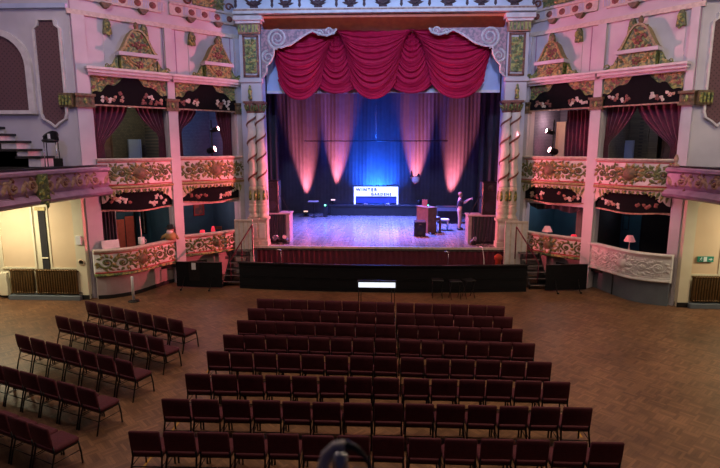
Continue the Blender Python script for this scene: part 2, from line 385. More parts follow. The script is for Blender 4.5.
AL, BL = Vector((-10.2, 17.3)), Vector((-5.745, 21.755))
AR, BR = Vector((9.8, 17.3)), Vector((5.60, 21.90))
def wallframe(A, Bq, side):
    d = (Bq - A); LN = d.length; d.normalize()
    n = Vector((d.y, -d.x)) if side < 0 else Vector((-d.y, d.x))
    k = LN / 5.8
    def T(s, h, z):
        q = A + d*s*k + n*h
        return (q.x, q.y, z)
    return T
WL = wallframe(AL, BL, -1); WR = wallframe(AR, BR, 1)
SIDE = {-1: ('left', WL), 1: ('right', WR)}
P2 = (5.40, 5.8); P1S = {-1: (2.80, 3.17), 1: (2.68, 3.07)}; P0S = {-1: (0.0, 0.48), 1: (0.0, 0.34)}   # pilasters along s
for sd, (nm, T) in SIDE.items():
    P0, P1 = P0S[sd], P1S[sd]
    m = MB(T)
    m.box(0.0, 5.8, -0.3, 0, 7.25, 13)                # wall above the boxes
    for a, b in (P0, P1, P2): m.box(a, b, -0.3, 0, 0, 7.25)
    m.box(P0[1], P2[0], -0.3, -0.02, 3.0, 3.95)       # edge of the upper tier
    struct(m, 'wall_%s' % nm, M_wall)
    # wall facing the hall beside the boxes, with its window openings cut around
    X0 = AL.x if sd < 0 else AR.x
    far = X0 + sd*6.2
    a, b = min(X0, far), max(X0, far)
    struct(B(a, b, 17.3, 17.6, 3.75, 13), 'wall_%s_upper' % nm, M_wall)
    # lower wall, cream, under the circle
    m = MB(); m.box(a, b, 17.3, 17.6, 0, 3.75)
    struct(m, 'wall_%s_lower' % nm, M_cream)
    # circle floor slab
    struct(B(min(X0+sd*0.0, far), max(X0, far), 13.0, 17.3, 3.62, 3.75), 'ceiling_%s_under_circle' % nm, M_cream)
    # raised tier of the circle against the wall
    struct(B(min(X0+sd*0.15, far), max(X0+sd*0.15, far), 16.2, 17.3, 3.75, 4.62), 'floor_%s_circle' % nm, M_black)

# interiors of the boxes: lower pair painted blue, upper pair bare brick
for sd, (nm, T) in SIDE.items():
    P0, P1 = P0S[sd], P1S[sd]
    for tier, z0, z1 in ((0, 0.75, 3.2), (1, 3.95, 7.25)):
        for bay, s0, s1 in ((0, P0[1], P1[0]), (1, P1[1], P2[0])):
            D = -2.3
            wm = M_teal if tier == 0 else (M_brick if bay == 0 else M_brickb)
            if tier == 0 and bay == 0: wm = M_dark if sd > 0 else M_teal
            m = MB(T)
            m.box(s0-0.05, s1+0.05, D-0.1, D, z0, z1)
            m.box(s0-0.12, s0-0.02, D, -0.05, z0, z1); m.box(s1+0.02, s1+0.12, D, -0.05, z0, z1)
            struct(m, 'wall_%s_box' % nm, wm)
            m = MB(T); m.box(s0-0.02, s1+0.02, D, 0.0, z0-0.12, z0)
            struct(m, 'floor_%s_box' % nm, M_black)
            m = MB(T); m.box(s0-0.02, s1+0.02, D, -0.05, z1, z1+0.05)
            struct(m, 'ceiling_%s_box' % nm, M_dark)

# mouldings and frieze along both chamfered walls
for sd, (nm, T) in SIDE.items():
    m = MB(T)
    m.box(-0.05, 5.8, 0, 0.09, 9.50, 9.60); m.box(-0.05, 5.8, 0, 0.05, 9.60, 9.66)
    struct(m, 'trim_1_%s' % nm, M_trim)
    m = MB(T); m.box(3.1, 5.8, 0, 0.05, 10.0, 10.44); m.box(3.1, 5.8, 0.05, 0.09, 10.0, 10.05); m.box(3.1, 5.8, 0.05, 0.12, 10.38, 10.46)
    m.box(0.3, 2.8, 0, 0.05, 10.0, 10.44); m.box(0.3, 2.8, 0.05, 0.09, 10.0, 10.05); m.box(0.3, 2.8, 0.05, 0.12, 10.38, 10.46)
    struct(m, 'trim_2_%s' % nm, M_trim)
    for seg, w_ in (((0.62, 1.1, 1.58, 2.06, 2.54), 'outer'), ((3.4, 3.88, 4.36, 4.84, 5.32), 'stage-side')):
        m = MB(T); m.box(seg[0]-.22, seg[-1]+.4, .04, .052, 10.06, 10.37, 1)
        for s in seg:
            mm = MB(lambda a, b, h, T=T: T(a, 0.05 + h, b)); blob(mm, s, 10.21, 0.12, 0.05)
            o = len(m.v); m.v += mm.v; m.f += [tuple(i+o for i in f) for f in mm.f]; m.mi += [0]*len(mm.f); m.smooth += mm.smooth
            for k in range(4): m.box(s + 0.18 + k*0.05, s + 0.20 + k*0.05, 0.045, 0.065, 10.08, 10.36, 2)
        tag(m.build('rosette_band', [M_rose, M_trim, M_wallb]), 'painted band of dark red rosettes and flutes over the %s boxes on the %s' % (w_, nm), 'frieze')
    # thin vertical panel lines on the plaster
    m = MB(T)
    for s in (2.80, 3.24, 5.30): m.box(s, s+0.03, 0, 0.012, 7.95, 9.5)
    m.box(0.04, 0.07, 0, 0.02, 0, 13)
    struct(m, 'trim_3_%s' % nm, M_mauve)

# proscenium wall with its reveal
m = MB()
for x0, x1 in ((-5.74, -4.85), (4.75, 5.60)):
    m.box(x0, x1, 21.4, 21.9, 0, 10.3)
m.box(-5.74, 5.60, 21.4, 21.9, 10.3, 13)
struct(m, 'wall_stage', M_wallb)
m = MB()
m.add([(-4.86, 21.2, 10.3), (4.76, 21.2, 10.3), (4.76, 21.2, 10.20), (-4.86, 21.2, 10.20), (-4.86, 22.3, 9.78), (4.76, 22.3, 9.78), (-4.86, 22.3, 10.3), (4.76, 22.3, 10.3)],
      [(0,1,2,3), (3,2,5,4), (4,5,7,6), (0,6,7,1)])
struct(m, 'ceiling_stage_soffit', M_orange)
m = MB()
m.box(-5.85, 5.75, 20.95, 21.4, 10.32, 10.42); m.box(-5.85, 5.75, 21.1, 21.4, 10.42, 10.52, 1); m.box(-5.85, 5.75, 21.2, 21.4, 10.52, 10.58)
o = m.build('trim_4_stage', [M_white, M_tan]); o['kind'] = 'structure'
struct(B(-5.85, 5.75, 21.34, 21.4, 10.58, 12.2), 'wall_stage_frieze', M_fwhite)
struct(B(-8.8, 8.8, 32.6, 32.8, 0, 12), 'wall_stage_back', M_dark)
struct(B(-8.9, -8.7, 22.9, 32.7, 0, 12), 'wall_stage_left', M_dark)
struct(B(8.7, 8.9, 22.9, 32.7, 0, 12), 'wall_stage_right', M_dark)
m = MB(); m.box(-8.7, 8.7, 23.0, 32.6, 1.05, 1.2); m.box(-5.78, 5.6, 20.95, 21.4, 1.05, 1.2); m.box(-5.3, 5.2, 21.4, 23.0, 1.05, 1.2)
struct(m, 'floor_stage', M_stage)
struct(B(-5.78, 5.6, 20.88, 20.97, 1.14, 1.23), 'trim_5_stage_edge', M_trim)
struct(B(-8.7, 8.7, 22.3, 22.5, 10.3, 12), 'wall_stage_header', M_dark)

# skirtings
for sd, (nm, T) in SIDE.items():
    X0 = AL.x if sd < 0 else AR.x
    struct(B(min(X0, X0+sd*6), max(X0, X0+sd*6), 17.24, 17.3, 0, 0.14), 'baseboard_%s' % nm, M_black)

# fascia drape below the stage edge
def pleat_panel(x0, x1, y, z0, z1, n, amp, nu=None):
    m = MB(); nu = nu or n*6
    m.grid(lambda u, v: (x0 + (x1-x0)*u, y + amp*sin(u*2*pi*n + 0.7*sin(u*31)) , z1 + (z0-z1)*v), nu, 4)
    return m
o = pleat_panel(-5.2, 5.0, 20.98, 0.0, 1.14, 46, 0.03).build('stage_skirt', M_maroon)
tag(o, 'maroon pleated skirt hanging below the front edge of the stage', 'curtain')

# ---------------------------------------------------------------- windows on the blank walls
for sd, (nm, T) in SIDE.items():
    xm = (lambda x: x) if sd < 0 else (lambda x: -x - 0.4)
    cx = xm(-12.72); zc = 7.85
    arc = [(cx + 1.02*cos(a), zc + 1.02*sin(a)) for a in [pi*i/16 for i in range(17)]]
    o = MB().prism([(cx + 1.02, 6.45)] + arc + [(cx - 1.02, 6.45)], 17.24, 17.32, 0).build('window_1_%s' % nm, M_lattice); o['kind'] = 'structure'
    m = MB(); R = []
    path = [(cx + 1.1, 6.45)] + [(cx + 1.1*cos(a), zc + 1.1*sin(a)) for a in [pi*i/16 for i in range(17)]] + [(cx - 1.1, 6.45)]
    for x, z in path:
        dx, dz = x - cx, max(z - zc, 0); l = hypot(dx, dz); ux, uz = dx/l, dz/l
        R.append([(x - ux*0.1, 17.16, z - uz*0.1), (x + ux*0.1, 17.16, z + uz*0.1), (x + ux*0.1, 17.3, z + uz*0.1), (x - ux*0.1, 17.3, z - uz*0.1)])
    m.rings(R, True, 0, False); m.box(min(cx+sd*0-1.25,cx), cx+1.25, 17.14, 17.3, 6.33, 6.45)
    mo = m.build('window_frame', M_white); mo['kind'] = 'structure'
    cx = xm(-10.9)
    poly = [(-.34, 6.45), (-.2, 6.1), (.0, 5.92), (.2, 6.1), (.34, 6.45), (.40, 6.45), (.40, 9.0), (.28, 9.08), (.24, 9.26), (-.24, 9.26), (-.28, 9.08), (-.40, 9.0), (-.40, 6.45)]
    # plinth shaped field with stepped corners
    poly = [(-.40, 6.35), (-.34, 6.18), (-.16, 6.08), (0, 5.95), (.16, 6.08), (.34, 6.18), (.40, 6.35), (.40, 9.02), (.27, 9.12), (.24, 9.28), (-.24, 9.28), (-.27, 9.12), (-.40, 9.02)]
    o = MB().prism([(cx + a, z) for a, z in poly], 17.24, 17.32).build('window_2_%s' % nm, M_lattice); o['kind'] = 'structure'
    m = MB(); R = []; n = len(poly)
    for i in range(n + 1):
        a, z = poly[i % n]; zc2 = max(6.35, min(9.02, z)); ux, uz = (a/abs(a) if abs(a) > .01 else 0), (z - zc2); l = hypot(ux, uz) or 1; ux /= l; uz /= l
        if i % n == 3: ux, uz = 0, -1
        R.append([(cx + a, 17.17, z), (cx + a + ux*.07, 17.17, z + uz*.07), (cx + a + ux*.07, 17.3, z + uz*.07), (cx + a, 17.3, z)])
    m.rings(R, False, 0, False)
    mo = m.build('window_frame', M_white); mo['kind'] = 'structure'
    # long cornice across the blank wall
    X0 = AL.x if sd < 0 else AR.x
    struct(B(min(X0, X0+sd*6), max(X0, X0+sd*6), 17.18, 17.3, 9.66, 9.80), 'trim_6_%s' % nm, M_wallb)
    # arched panels of the lower cream wall
    def archpanel(x0, x1, z0, z1, mm, y=17.27, name='trim_7_%s'):
        r = 0.28; o_ = [(x0, z0), (x1, z0)] + [(x1 - r + r*cos(a), z1 - r + r*sin(a)) for a in [pi/2*i/5 for i in range(6)]] + [(x0 + r - r*sin(a), z1 - r + r*cos(a)) for a in [pi/2*i/5 for i in range(6)]]
        q = MB().prism([(xm(a), b) for a, b in o_], y, 17.3).build(name % nm, mm); q['kind'] = 'structure'
        q2 = MB(); R = []
        c = ((x0+x1)/2, (z0+z1)/2)
        for a, b in o_ + [o_[0]]:
            ux = 1 if a > c[0] else -1; uz = 1 if b > c[1] else -1
            R.append([(xm(a), y-0.03, b), (xm(a + ux*.06), y-0.03, b + uz*.06), (xm(a + ux*.06), 17.3, b + uz*.06), (xm(a), 17.3, b)])
        q2.rings(R, False, 0, False); e = q2.build('trim_8_%s' % nm, M_cream); e['kind'] = 'structure'
    archpanel(-13.25, -12.12, 1.1, 3.5, M_salmon); archpanel(-11.5, -10.62, 1.1, 3.5, M_salmon)
    if sd < 0:
        struct(B(-11.86, -11.62, 17.26, 17.3, 0.95, 3.1), 'window_3_left', M_dark)
        struct(B(-11.92, -11.56, 17.2, 17.3, 3.1, 3.22), 'trim_9_left', M_gold)
        struct(B(-11.86, -11.62, 17.22, 17.26, 1.42, 1.46), 'trim_9_left_bar', M_cream)
    struct(B(min(xm(-10.55), xm(-10.2)), max(xm(-10.55), xm(-10.2)), 17.1, 17.3, 0, 3.65), 'trim_10_%s' % nm, M_cream)
    struct(B(min(xm(-10.57), xm(-10.18)), max(xm(-10.57), xm(-10.18)), 17.06, 17.1, 0, 0.16), 'baseboard_%s_pier' % nm, M_black)

# ---------------------------------------------------------------- pilasters of the boxes
def sub(mb, mm, m=None):
    o = len(mb.v); mb.v += mm.v; mb.f += [tuple(i+o for i in f) for f in mm.f]
    mb.mi += (mm.mi if m is None else [m]*len(mm.f)); mb.smooth += mm.smooth
WHICH = {('left', 0): 'corner', ('left', 1): 'middle', ('left', 2): 'inner', ('right', 0): 'corner', ('right', 1): 'middle', ('right', 2): 'inner'}
for sd, (nm, T) in SIDE.items():
    P0, P1 = P0S[sd], P1S[sd]
    for i, (a, b) in enumerate((P0, P1, P2)):
        w0 = T((a+b)/2, 0, 0)
        t = thing('pilaster', ['mauve pilaster at the outer corner of the %s boxes', 'mauve pilaster between the two bays of %s boxes', 'tall pilaster between the %s boxes and the twisted columns'][i] % nm, 'pilaster', w0)
        m = MB(T); e = 0.05
        if i == 0: m.box(a+0.02, b-0.06, 0, 0.08, 0, 6.56)
        else: m.box(a+0.02, b-0.02, 0, 0.16, 0, 6.56)
        m.box(a+0.06, b-0.06, 0, 0.10, 7.0, 9.5)
        m.build('shaft', M_wall, t)
        m = MB(T); m.box(a-e, b+e, 0, 0.20, 6.56, 6.62); m.box(a-0.02, b+0.02, 0, 0.17, 6.62, 6.92); m.box(a-e, b+e, 0, 0.24, 6.92, 7.0)
        mm = MB(lambda x, y, h, T=T: T(x, 0.17 + h, y))
        nf = max(3, int((b-a)/0.13))
        for k in range(nf):
            x = a + (k+0.5)*(b-a)/nf
            leaf(mm, x, 6.63, pi/2, 0.27, 0.12, 0.07, 1 if k % 2 else 0)
        sub(m, mm)
        m.build('capital', [M_brown, M_greengold], t)
    # the corner capital returns along the hall wall
    x0 = AL.x if sd < 0 else AR.x
    m = MB(); m.box(min(x0, x0+sd*0.45), max(x0, x0+sd*0.45), 17.12, 17.3, 6.56, 7.0)
    for k in range(4): m.box(min(x0+sd*(0.03+k*.11), x0+sd*(0.09+k*.11)), max(x0+sd*(0.03+k*.11), x0+sd*(0.09+k*.11)), 17.06, 17.12, 6.62, 6.92, 1)
    tag(m.build('wall_capital', [M_brown, M_greengold]), 'dark leafy capital on the blank wall at the %s corner' % nm, 'capital')

# ---------------------------------------------------------------- box parapets
def parapet(T, s0, s1, bulge, zt, zb, label, white=False, seed=1, n=6, group=None, lower=False):
    w0 = T((s0+s1)/2, 0, zb)
    t = thing('box_parapet', label, 'balcony', w0)
    cream, line = (M_white, M_white) if white else (M_trim, M_redp)
    H = zt - zb
    def prof_grid(mb, pr, m=0):
        # pr: list of (extra outward, z); swept along the bay
        N = 28; R = []
        for i in range(N+1):
            s = s0 + (s1-s0)*i/N
            R.append([(s, bulge(s) + q, z) for q, z in pr])
        mb.rings(R, True, m, False)
    m = MB(T); prof_grid(m, [(-0.12, zb+.08), (0.0, zb+.08), (0.03, zb+.2), (0.0, zt-.1), (-0.12, zt-.1)]); m.build('panel', M_white, t)
    m = MB(T); prof_grid(m, [(-0.16, zt-.12), (0.03, zt-.12), (0.08, zt-.07), (0.10, zt-.03), (0.06, zt), (-0.16, zt)]); m.build('top_rail', cream, t)
    m = MB(T); prof_grid(m, [(-0.1, zb), (0.04, zb), (0.09, zb+.04), (0.07, zb+.1), (-0.1, zb+.1)]); m.build('lower_moulding', M_white if white else M_gold if not lower else M_greengold, t)
    m = MB(T); prof_grid(m, [(0, zt-.145), (0.025, zt-.145), (0.025, zt-.12), (0, zt-.12)]); prof_grid(m, [(0, zb+.12), (0.05, zb+.12), (0.05, zb+.155), (0, zb+.155)])
    m.build('painted_line', line, t)
    b0, b1 = zb + .17, zt - .16
    mm = MB(lambda a, b, h: T(a, bulge(a) + 0.015 + 0.012*(1 - abs((b-b0)/(b1-b0)-.3)) + h, b))
    acanthus(mm, s0+.08, s1-.08, b0, b1, n, (0, 1, 2), seed)
    # middle cartouche
    c = (s0+s1)/2
    blob(mm, c, (b0+b1)/2, (b1-b0)*.33, 0.10, 3, 12)
    for k in range(10): leaf(mm, c + .2*cos(k*.628), (b0+b1)/2 + .2*sin(k*.628), k*.628, .2, .12, .09, 1)
    mm.build('scrollwork', [M_white]*4 if white else [M_green, M_gold, M_brown, M_brown], t)
    return t
upA = interp([(0.3, .08), (.9, .28), (1.65, .36), (2.4, .22), (2.95, .06)])
upB = interp([(3.15, .06), (3.7, .22), (4.4, .32), (5.1, .24), (5.6, .10)])
loA = interp([(0.05, .30), (0.5, .56), (1.15, .68), (1.9, .40), (2.5, .14), (2.95, .04)])
loB = interp([(3.0, .04), (3.7, .18), (4.4, .26), (5.2, .16), (5.7, 0.06)])
for sd, (nm, T) in SIDE.items():
    parapet(T, P0S[sd][1]-.04, P1S[sd][0]+.06, upA, 4.86, 3.80, 'curved upper box parapet with green scrollwork, outer bay on the %s' % nm, seed=3+sd)
    parapet(T, P1S[sd][1]-.03, 5.64, upB, 4.90, 3.82, 'curved upper box parapet with scrollwork, %s bay next to the stage' % nm, seed=13+sd, n=6)
    parapet(T, 0.06, P1S[sd][0]+.13, loA, 1.75, 0.80, 'white plaster lower box parapet with unpainted relief on the right' if sd > 0 else 'wide lower box parapet with green and gold scrolls above the mauve dado', white=sd > 0, seed=23+sd, lower=True)
    parapet(T, P1S[sd][0]+.15, 5.7, loB, 1.86, 1.0, 'red-lit lower box parapet beside the left stage steps' if sd < 0 else 'lower box parapet with green and rose scrolls beside the right stage steps', seed=33+sd, lower=True)
    # dado below the lower parapets, following the bulge
    def dado(s0, s1, f, zt, mt, name):
        m = MB(T); R = []
        for i in range(25):
            s = s0 + (s1-s0)*i/24; R.append([(s, f(s)-.14, 0), (s, f(s)-.03, 0), (s, f(s)-.03, zt), (s, f(s)-.14, zt)])
        m.rings(R, True, 0, False); return struct(m, name, mt)
    dfa = lambda s: loA(s) - 0.10*max(0, s-.3) if s < 3 else loA(s) - .3
    dado(0.1, 2.96, dfa, 0.9, M_dado if sd < 0 else M_grey, 'wall_%s_dado' % nm)
    dado(2.96, 5.7, lambda s: loB(s)-.2, 1.04, M_dado, 'wall_%s_dado' % nm)
    if sd < 0:
        m = MB(T); R = []
        for i in range(25):
            s = 0.1 + 2.86*i/24; R.append([(s, dfa(s)-.03, 0), (s, dfa(s)+.0, 0), (s, dfa(s)+.0, .13), (s, dfa(s)-.03, .13)])
        m.rings(R, True, 0, False); struct(m, 'baseboard_left_dado', M_black)
    else:
        m = MB(T)
        for s in (1.8, 2.9): m.box(s, s+.03, dfa(s)-.05, dfa(s)+.0, 0, .88)
        struct(m, 'trim_11_right', M_black)

# ---------------------------------------------------------------- gilded fringe, valances, curtains, cornices, pediments
def wavy_fringe(T, s0, s1, f, zt, label, seed):
    R = random.Random(seed); m = MB(T); N = 44
    for i in range(N):
        u0, u1 = i/N, (i+1)/N
        def zb(u):
            e = min(u, 1-u)
            return zt - 0.10 - 0.06*abs(sin(u*34)) - 0.42*max(0, 1-e/0.22)**1.3
        a, b = s0+(s1-s0)*u0, s0+(s1-s0)*u1
        P = []
        for s, u in ((a, u0), (b, u1)):
            n = f(s)
            P += [(s, n, zt), (s, n, zb(u)), (s, n-.05, zb(u)), (s, n-.05, zt)]
        m.add(P, [(0,4,5,1), (1,5,6,2), (2,6,7,3), (3,7,4,0)], 0)
    mm = MB(lambda x, y, h: T(x, f(x) + h, y))
    for k in range(20):
        u = (k+.5)/20; e = min(u, 1-u); s = s0 + (s1-s0)*u
        leaf(mm, s, zt-.04, -pi/2 + R.uniform(-.5, .5), .14 + .3*max(0, 1-e/.25), .1, .04, 1)
    sub(m, mm)
    return tag(m.build('gilded_fringe', [M_trim, M_greengold]), label, 'fringe')
def valance(T, s0, s1, f, zt, zb, label, seed, top=None, blobs=5):
    t = thing('box_valance', label, 'valance', T((s0+s1)/2, 0, zb(.5)))
    m = MB(T); N = 40
    tf = top or (lambda u: zt)
    for i in range(N):
        P = []
        for u in (i/N, (i+1)/N):
            s = s0+(s1-s0)*u; n = f(s)
            P += [(s, n, tf(u)), (s, n, zb(u)), (s, n-.05, zb(u)), (s, n-.05, tf(u))]
        m.add(P, [(0,4,5,1), (1,5,6,2), (2,6,7,3), (3,7,4,0)], 0)
    m.build('board', M_matte, t)
    m = MB(T); R = []
    for i in range(N+1):
        u = i/N; s = s0+(s1-s0)*u; n = f(s); R.append([(s, n-.06, zb(u)-.03), (s, n+.03, zb(u)-.03), (s, n+.03, zb(u)+.02), (s, n-.06, zb(u)+.02)])
    m.rings(R, True, 0, False); m.build('edge_trim', M_tan, t)
    Rn = random.Random(seed)
    for sgn in (0, 1):
        for k in range(blobs):
            u = (0.08 + 0.30*(k+.5)/blobs + Rn.uniform(-.02, .02)); u = u if sgn == 0 else 1-u
            z = zb(u) + 0.14 + Rn.uniform(0, max(.05, (tf(u)-zb(u))*.35))
            c = Rn.choice((0, 0, 1, 2)); mm = MB(lambda x, y, h: T(x, f(x) + h, y))
            for q in range(3): leaf(mm, s0+(s1-s0)*u, z, Rn.uniform(0, 6), .13, .11, .03, 0)
            mm.build('leaf_motif', [(M_trim, M_tan, M_rose)[c]], t)
    return t
def drape(T, sa0, sa1, sm0, sm1, z1, zm, z0, n, depth, label, m_=None, tie=True):
    """hung from sa0..sa1 at z1, gathered to sm0..sm1 at zm, falling to z0"""
    def fn(u, v):
        if tie and v < 0.6:
            k = (v/0.6); k = k**1.5; z = z1 + (zm-z1)*(v/0.6); k2 = 3*k*k-2*k*k*k if False else k
            s = (sa0 + (sa1-sa0)*u)*(1-k2) + (sm0 + (sm1-sm0)*u)*k2
        elif tie:
            k = (v-.6)/.4; z = zm + (z0-zm)*k; s = sm0 + (sm1-sm0)*u + (u-.5)*.12*k
        else:
            z = z1 + (z0-z1)*v; s = sa0 + (sa1-sa0)*u
        a = 0.05*(1 - 0.35*v)
        return (s, depth + a*sin(u*2*pi*n + 1.5*v), z)
    mb = MB(T); mb.grid(fn, n*8, 16)
    return tag(mb.build('box_curtain', m_ or M_plum), label, 'curtain')
for sd, (nm, T) in SIDE.items():
    A0, A1, B1 = P0S[sd][1] + .01, P1S[sd][0] + .03, P1S[sd][1] - .02
    wavy_fringe(T, A0, A1, upA, 3.82, 'gilded scalloped fringe under the outer upper box on the %s' % nm, 5)
    wavy_fringe(T, B1, 5.58, upB, 3.84, 'gilded scalloped fringe under the upper %s box next to the stage' % nm, 6)
    fa = lambda s: upA(s) - .10; fb = lambda s: upB(s) - .10
    valance(T, A0, A1, fa, 3.8, lambda u: 3.02 + .04*cos(2*pi*u), 'black hanging valance with pale leaves over the outer lower box, %s side' % nm, 7+sd)
    valance(T, B1, 5.42, fb, 3.8, lambda u: 3.12 + .04*cos(2*pi*u), 'black hanging valance over the lower %s box next to the stage' % nm, 9+sd)
    def topu(u):
        e = abs(u-.5)*2
        return 7.08 + .46*math.exp(-((e)/.36)**4) + .22*math.exp(-((e-.56)/.14)**2) + .03*sin(u*46) + .16*(1-e)
    z65 = lambda u: 6.66
    fz = lambda s: 0.10
    valance(T, A0, A1, fz, 7.3, z65, 'black wavy-topped valance with cream leaves, outer upper box on the %s' % nm, 11+sd, topu, 6)
    valance(T, B1, 5.42, fz, 7.3, z65, 'black wavy-topped valance with cream leaves, upper %s box next to the stage' % nm, 12+sd, topu, 6)
    # painted spandrel fields behind the wavy tops
    for a, b, w_ in ((A0, A1, 'outer'), (B1, 5.42, 'stage-side')):
        m = MB(T); m.box(a, b, 0, .04, 6.7, 7.62)
        mm = MB(lambda x, y, h: T(x, .04 + h, y)); R = random.Random(int(a*10)+sd)
        for k in range(54):
            u = R.choice((R.uniform(.04, .3), R.uniform(.7, .96))) ; leaf(mm, a+(b-a)*u, R.uniform(7.3, 7.56), R.uniform(0, 6.3), .2, .10, .03, R.choice((1, 1, 2, 3)))
        sub(m, mm)
        tag(m.build('spandrel_relief', [M_greengold, M_green, M_gold, M_rose]), 'green and gold leaf relief below the cornice, %s upper box on the %s' % (w_, nm), 'relief')
        # cornice
        m = MB(T); m.box(a-.12, b+.08, 0, .22, 7.62, 7.70); m.box(a-.16, b+.12, 0, .34, 7.70, 7.80); m.box(a-.2, b+.16, 0, .42, 7.80, 7.88)
        tag(m.build('box_cornice', M_white), 'projecting pale cornice over the %s upper box on the %s' % (w_, nm), 'cornice')
        # pediment
        c = (1.90 if sd < 0 else 1.63) if a < 1 else (4.68 if sd < 0 else 4.55); k = 1.0 if a < 1 else .86; zb_ = 7.88
        t = thing('pediment', 'gilded bell-shaped pediment crowning the %s upper box on the %s' % (w_, nm), 'pediment', T(c, .2, zb_))
        m = MB(T); hw = .56*k
        m.box(c-hw, c+hw, 0, .32, zb_, zb_+.46)
        mm = MB(lambda x, y, h: T(x, .32 + h, y)); 
        curl(mm, c, zb_+.42, .34*k, pi, .5, .05, .06, 1); flower(mm, c, zb_+.2, .16, .09, 3, 1)
        for q in (-1, 1):
            for j in range(3): leaf(mm, c+q*(.2+.1*j)*k, zb_+.12+.1*j, (0 if q > 0 else pi)+q*.6, .2, .1, .06, 1)
            flower(mm, c+q*.46*k, zb_+.25, .08, .05, 2, 1)
        sub(m, mm); m.build('base_block', [M_greengold, M_gold, M_green, M_rose], t)
        m = MB(T); m.box(c-hw-.08, c+hw+.08, 0, .42, zb_+.46, zb_+.58); m.build('ledge', M_wall, t)
        prof = [(-1, 0), (-.88, .08), (-.74, .26), (-.58, .50), (-.42, .72), (-.22, .86), (0, .90), (.22, .86), (.42, .72), (.58, .50), (.74, .26), (.88, .08), (1, 0)]
        m = MB(T); m.prism([(c + x*hw*1.02, zb_+.58+z*.86*k) for x, z in prof], 0, .30)
        mm = MB(lambda x, y, h: T(x, .30 + h, y)); R = random.Random(5+sd)
        for q in range(16):
            z = R.uniform(.05, .7); x = R.uniform(-1, 1)*(.75-.7*z)
            leaf(mm, c+x*hw, zb_+.6+z*.82*k, R.uniform(0, 6.3), .2, .12, .07, R.choice((1, 2, 3)))
        flower(mm, c, zb_+.85, .17, .1, 3, 1)
        sub(m, mm); m.build('crown_panel', [M_greengold, M_gold, M_green, M_rose], t)
        m = MB(T); R_ = []
        for x, z in prof: R_.append([(c+x*hw*1.08, 0.0, zb_+.6+z*.88*k), (c+x*hw*1.08, .36, zb_+.6+z*.88*k), (c+x*hw*.94, .36, zb_+.57+z*.84*k), (c+x*hw*.94, 0, zb_+.57+z*.84*k)])
        m.rings(R_, True, 0, False); m.build('edge_moulding', M_gold, t)
        m = MB(T); zt_ = zb_+.58+.86*k
        m.tube([(c, .2, zt_-.12), (c, .2, zt_), (c, .2, zt_+.06), (c, .2, zt_+.14), (c, .2, zt_+.2)], [.05, .06, .09, .06, .02], 8); m.build('finial', M_brown, t)
        for q in (-1, 1):
            mm = MB(lambda x, y, h: T(x, .1 + h, y)); xx = c+q*(hw+.28)
            mm.prism([(xx-q*.2, zb_), (xx+q*.24, zb_), (xx+q*.1, zb_+.12), (xx-q*.1, zb_+.2), (xx-q*.2, zb_+.45)], 0, 0) if False else None
            m = MB(T); m.prism([(xx-q*.2, zb_), (xx+q*.24, zb_), (xx+q*.1, zb_+.10), (xx-q*.08, zb_+.18), (xx-q*.2, zb_+.42)], 0, .2)
            m2 = MB(lambda x, y, h: T(x, .2 + h, y)); curl(m2, xx+q*.1, zb_+.1, .1, 0, q*1.1, .03, .04, 0); sub(m, m2)
            m.build('side_scroll', M_greengold, t)
    # leafy drops, their strips and the corbels above
    for j, s in enumerate((1.06, 2.2, 3.82, 4.85) if sd < 0 else (.54, 1.93, 3.67, 4.67)):
        s_ = s
        t = thing('wall_drop', ['leafy gilded wall drop nearest the %s corner', 'leafy gilded wall drop above the right slope of the outer %s pediment', 'leafy gilded wall drop past the middle pilaster on the %s', 'leafy gilded wall drop nearest the stage on the %s'][j] % nm if not (sd > 0 and j == 1) else 'leafy gilded wall drop beside the outer right pediment, stage side', 'ornament', T(s_, 0, 9.0))
        m = MB(lambda x, y, h: T(x, .03 + h, y)); R = random.Random(j)
        mm = MB(T); mm.prism([(s_-.13, 9.02), (s_+.13, 9.02), (s_+.09, 9.4), (s_+.04, 9.5), (s_-.04, 9.5), (s_-.09, 9.4)], 0, .12)
        for q in range(14): 
            l = MB(lambda x, y, h: T(x, .12 + h, y)); leaf(l, s_+R.uniform(-.08, .08), R.uniform(9.05, 9.42), -pi/2+R.uniform(-.8, .8), .14, .1, .06, 1); sub(mm, l)
        mm.build('leaf_cluster', [M_green, M_greengold], t)
        m = MB(T); m.box(s_-.12, s_+.12, 0, .02, 7.95, 9.02); m.build('strip', M_wall, t)
        m = MB(T); m.prism([(s_-.16, 10.0), (s_+.16, 10.0), (s_+.12, 9.92), (s_+.05, 9.84), (s_-.05, 9.84), (s_-.12, 9.92)], 0, .2); m.build('corbel', M_brown, t)
    # gilt relief panels over the frieze, cut by the top of the picture
    for a, b, w_ in ((3.95, 5.1, 'stage end'), (.7, 2.4, 'outer end')):
        m = MB(T); m.box(a, b, 0, .06, 10.52, 11.5); l = MB(lambda x, y, h: T(x, .06 + h, y)); R = random.Random(9)
        for q in range(60): leaf(l, R.uniform(a, b), R.uniform(10.55, 11.45), R.uniform(0, 6.3), .2, .1, .06, R.choice((1, 2)))
        sub(m, l); tag(m.build('relief_panel', [M_greengold, M_gold, M_green]), 'green and gold relief panel above the frieze, %s on the %s' % (w_, nm), 'relief')
        for q, xx in ((-1, a-.22), (1, b+.22)):
            l = MB(lambda x, y, h: T(x, .02 + h, y)); curl(l, xx, 10.66, .16, 0, 1.2*q, .04, .1, 0)
            tag(l.build('scroll_ornament', [M_rose]), 'dark scroll on the %s side of the relief panel above the frieze, %s, %s' % ('outer' if q < 0 else 'stage', w_, nm), 'ornament')

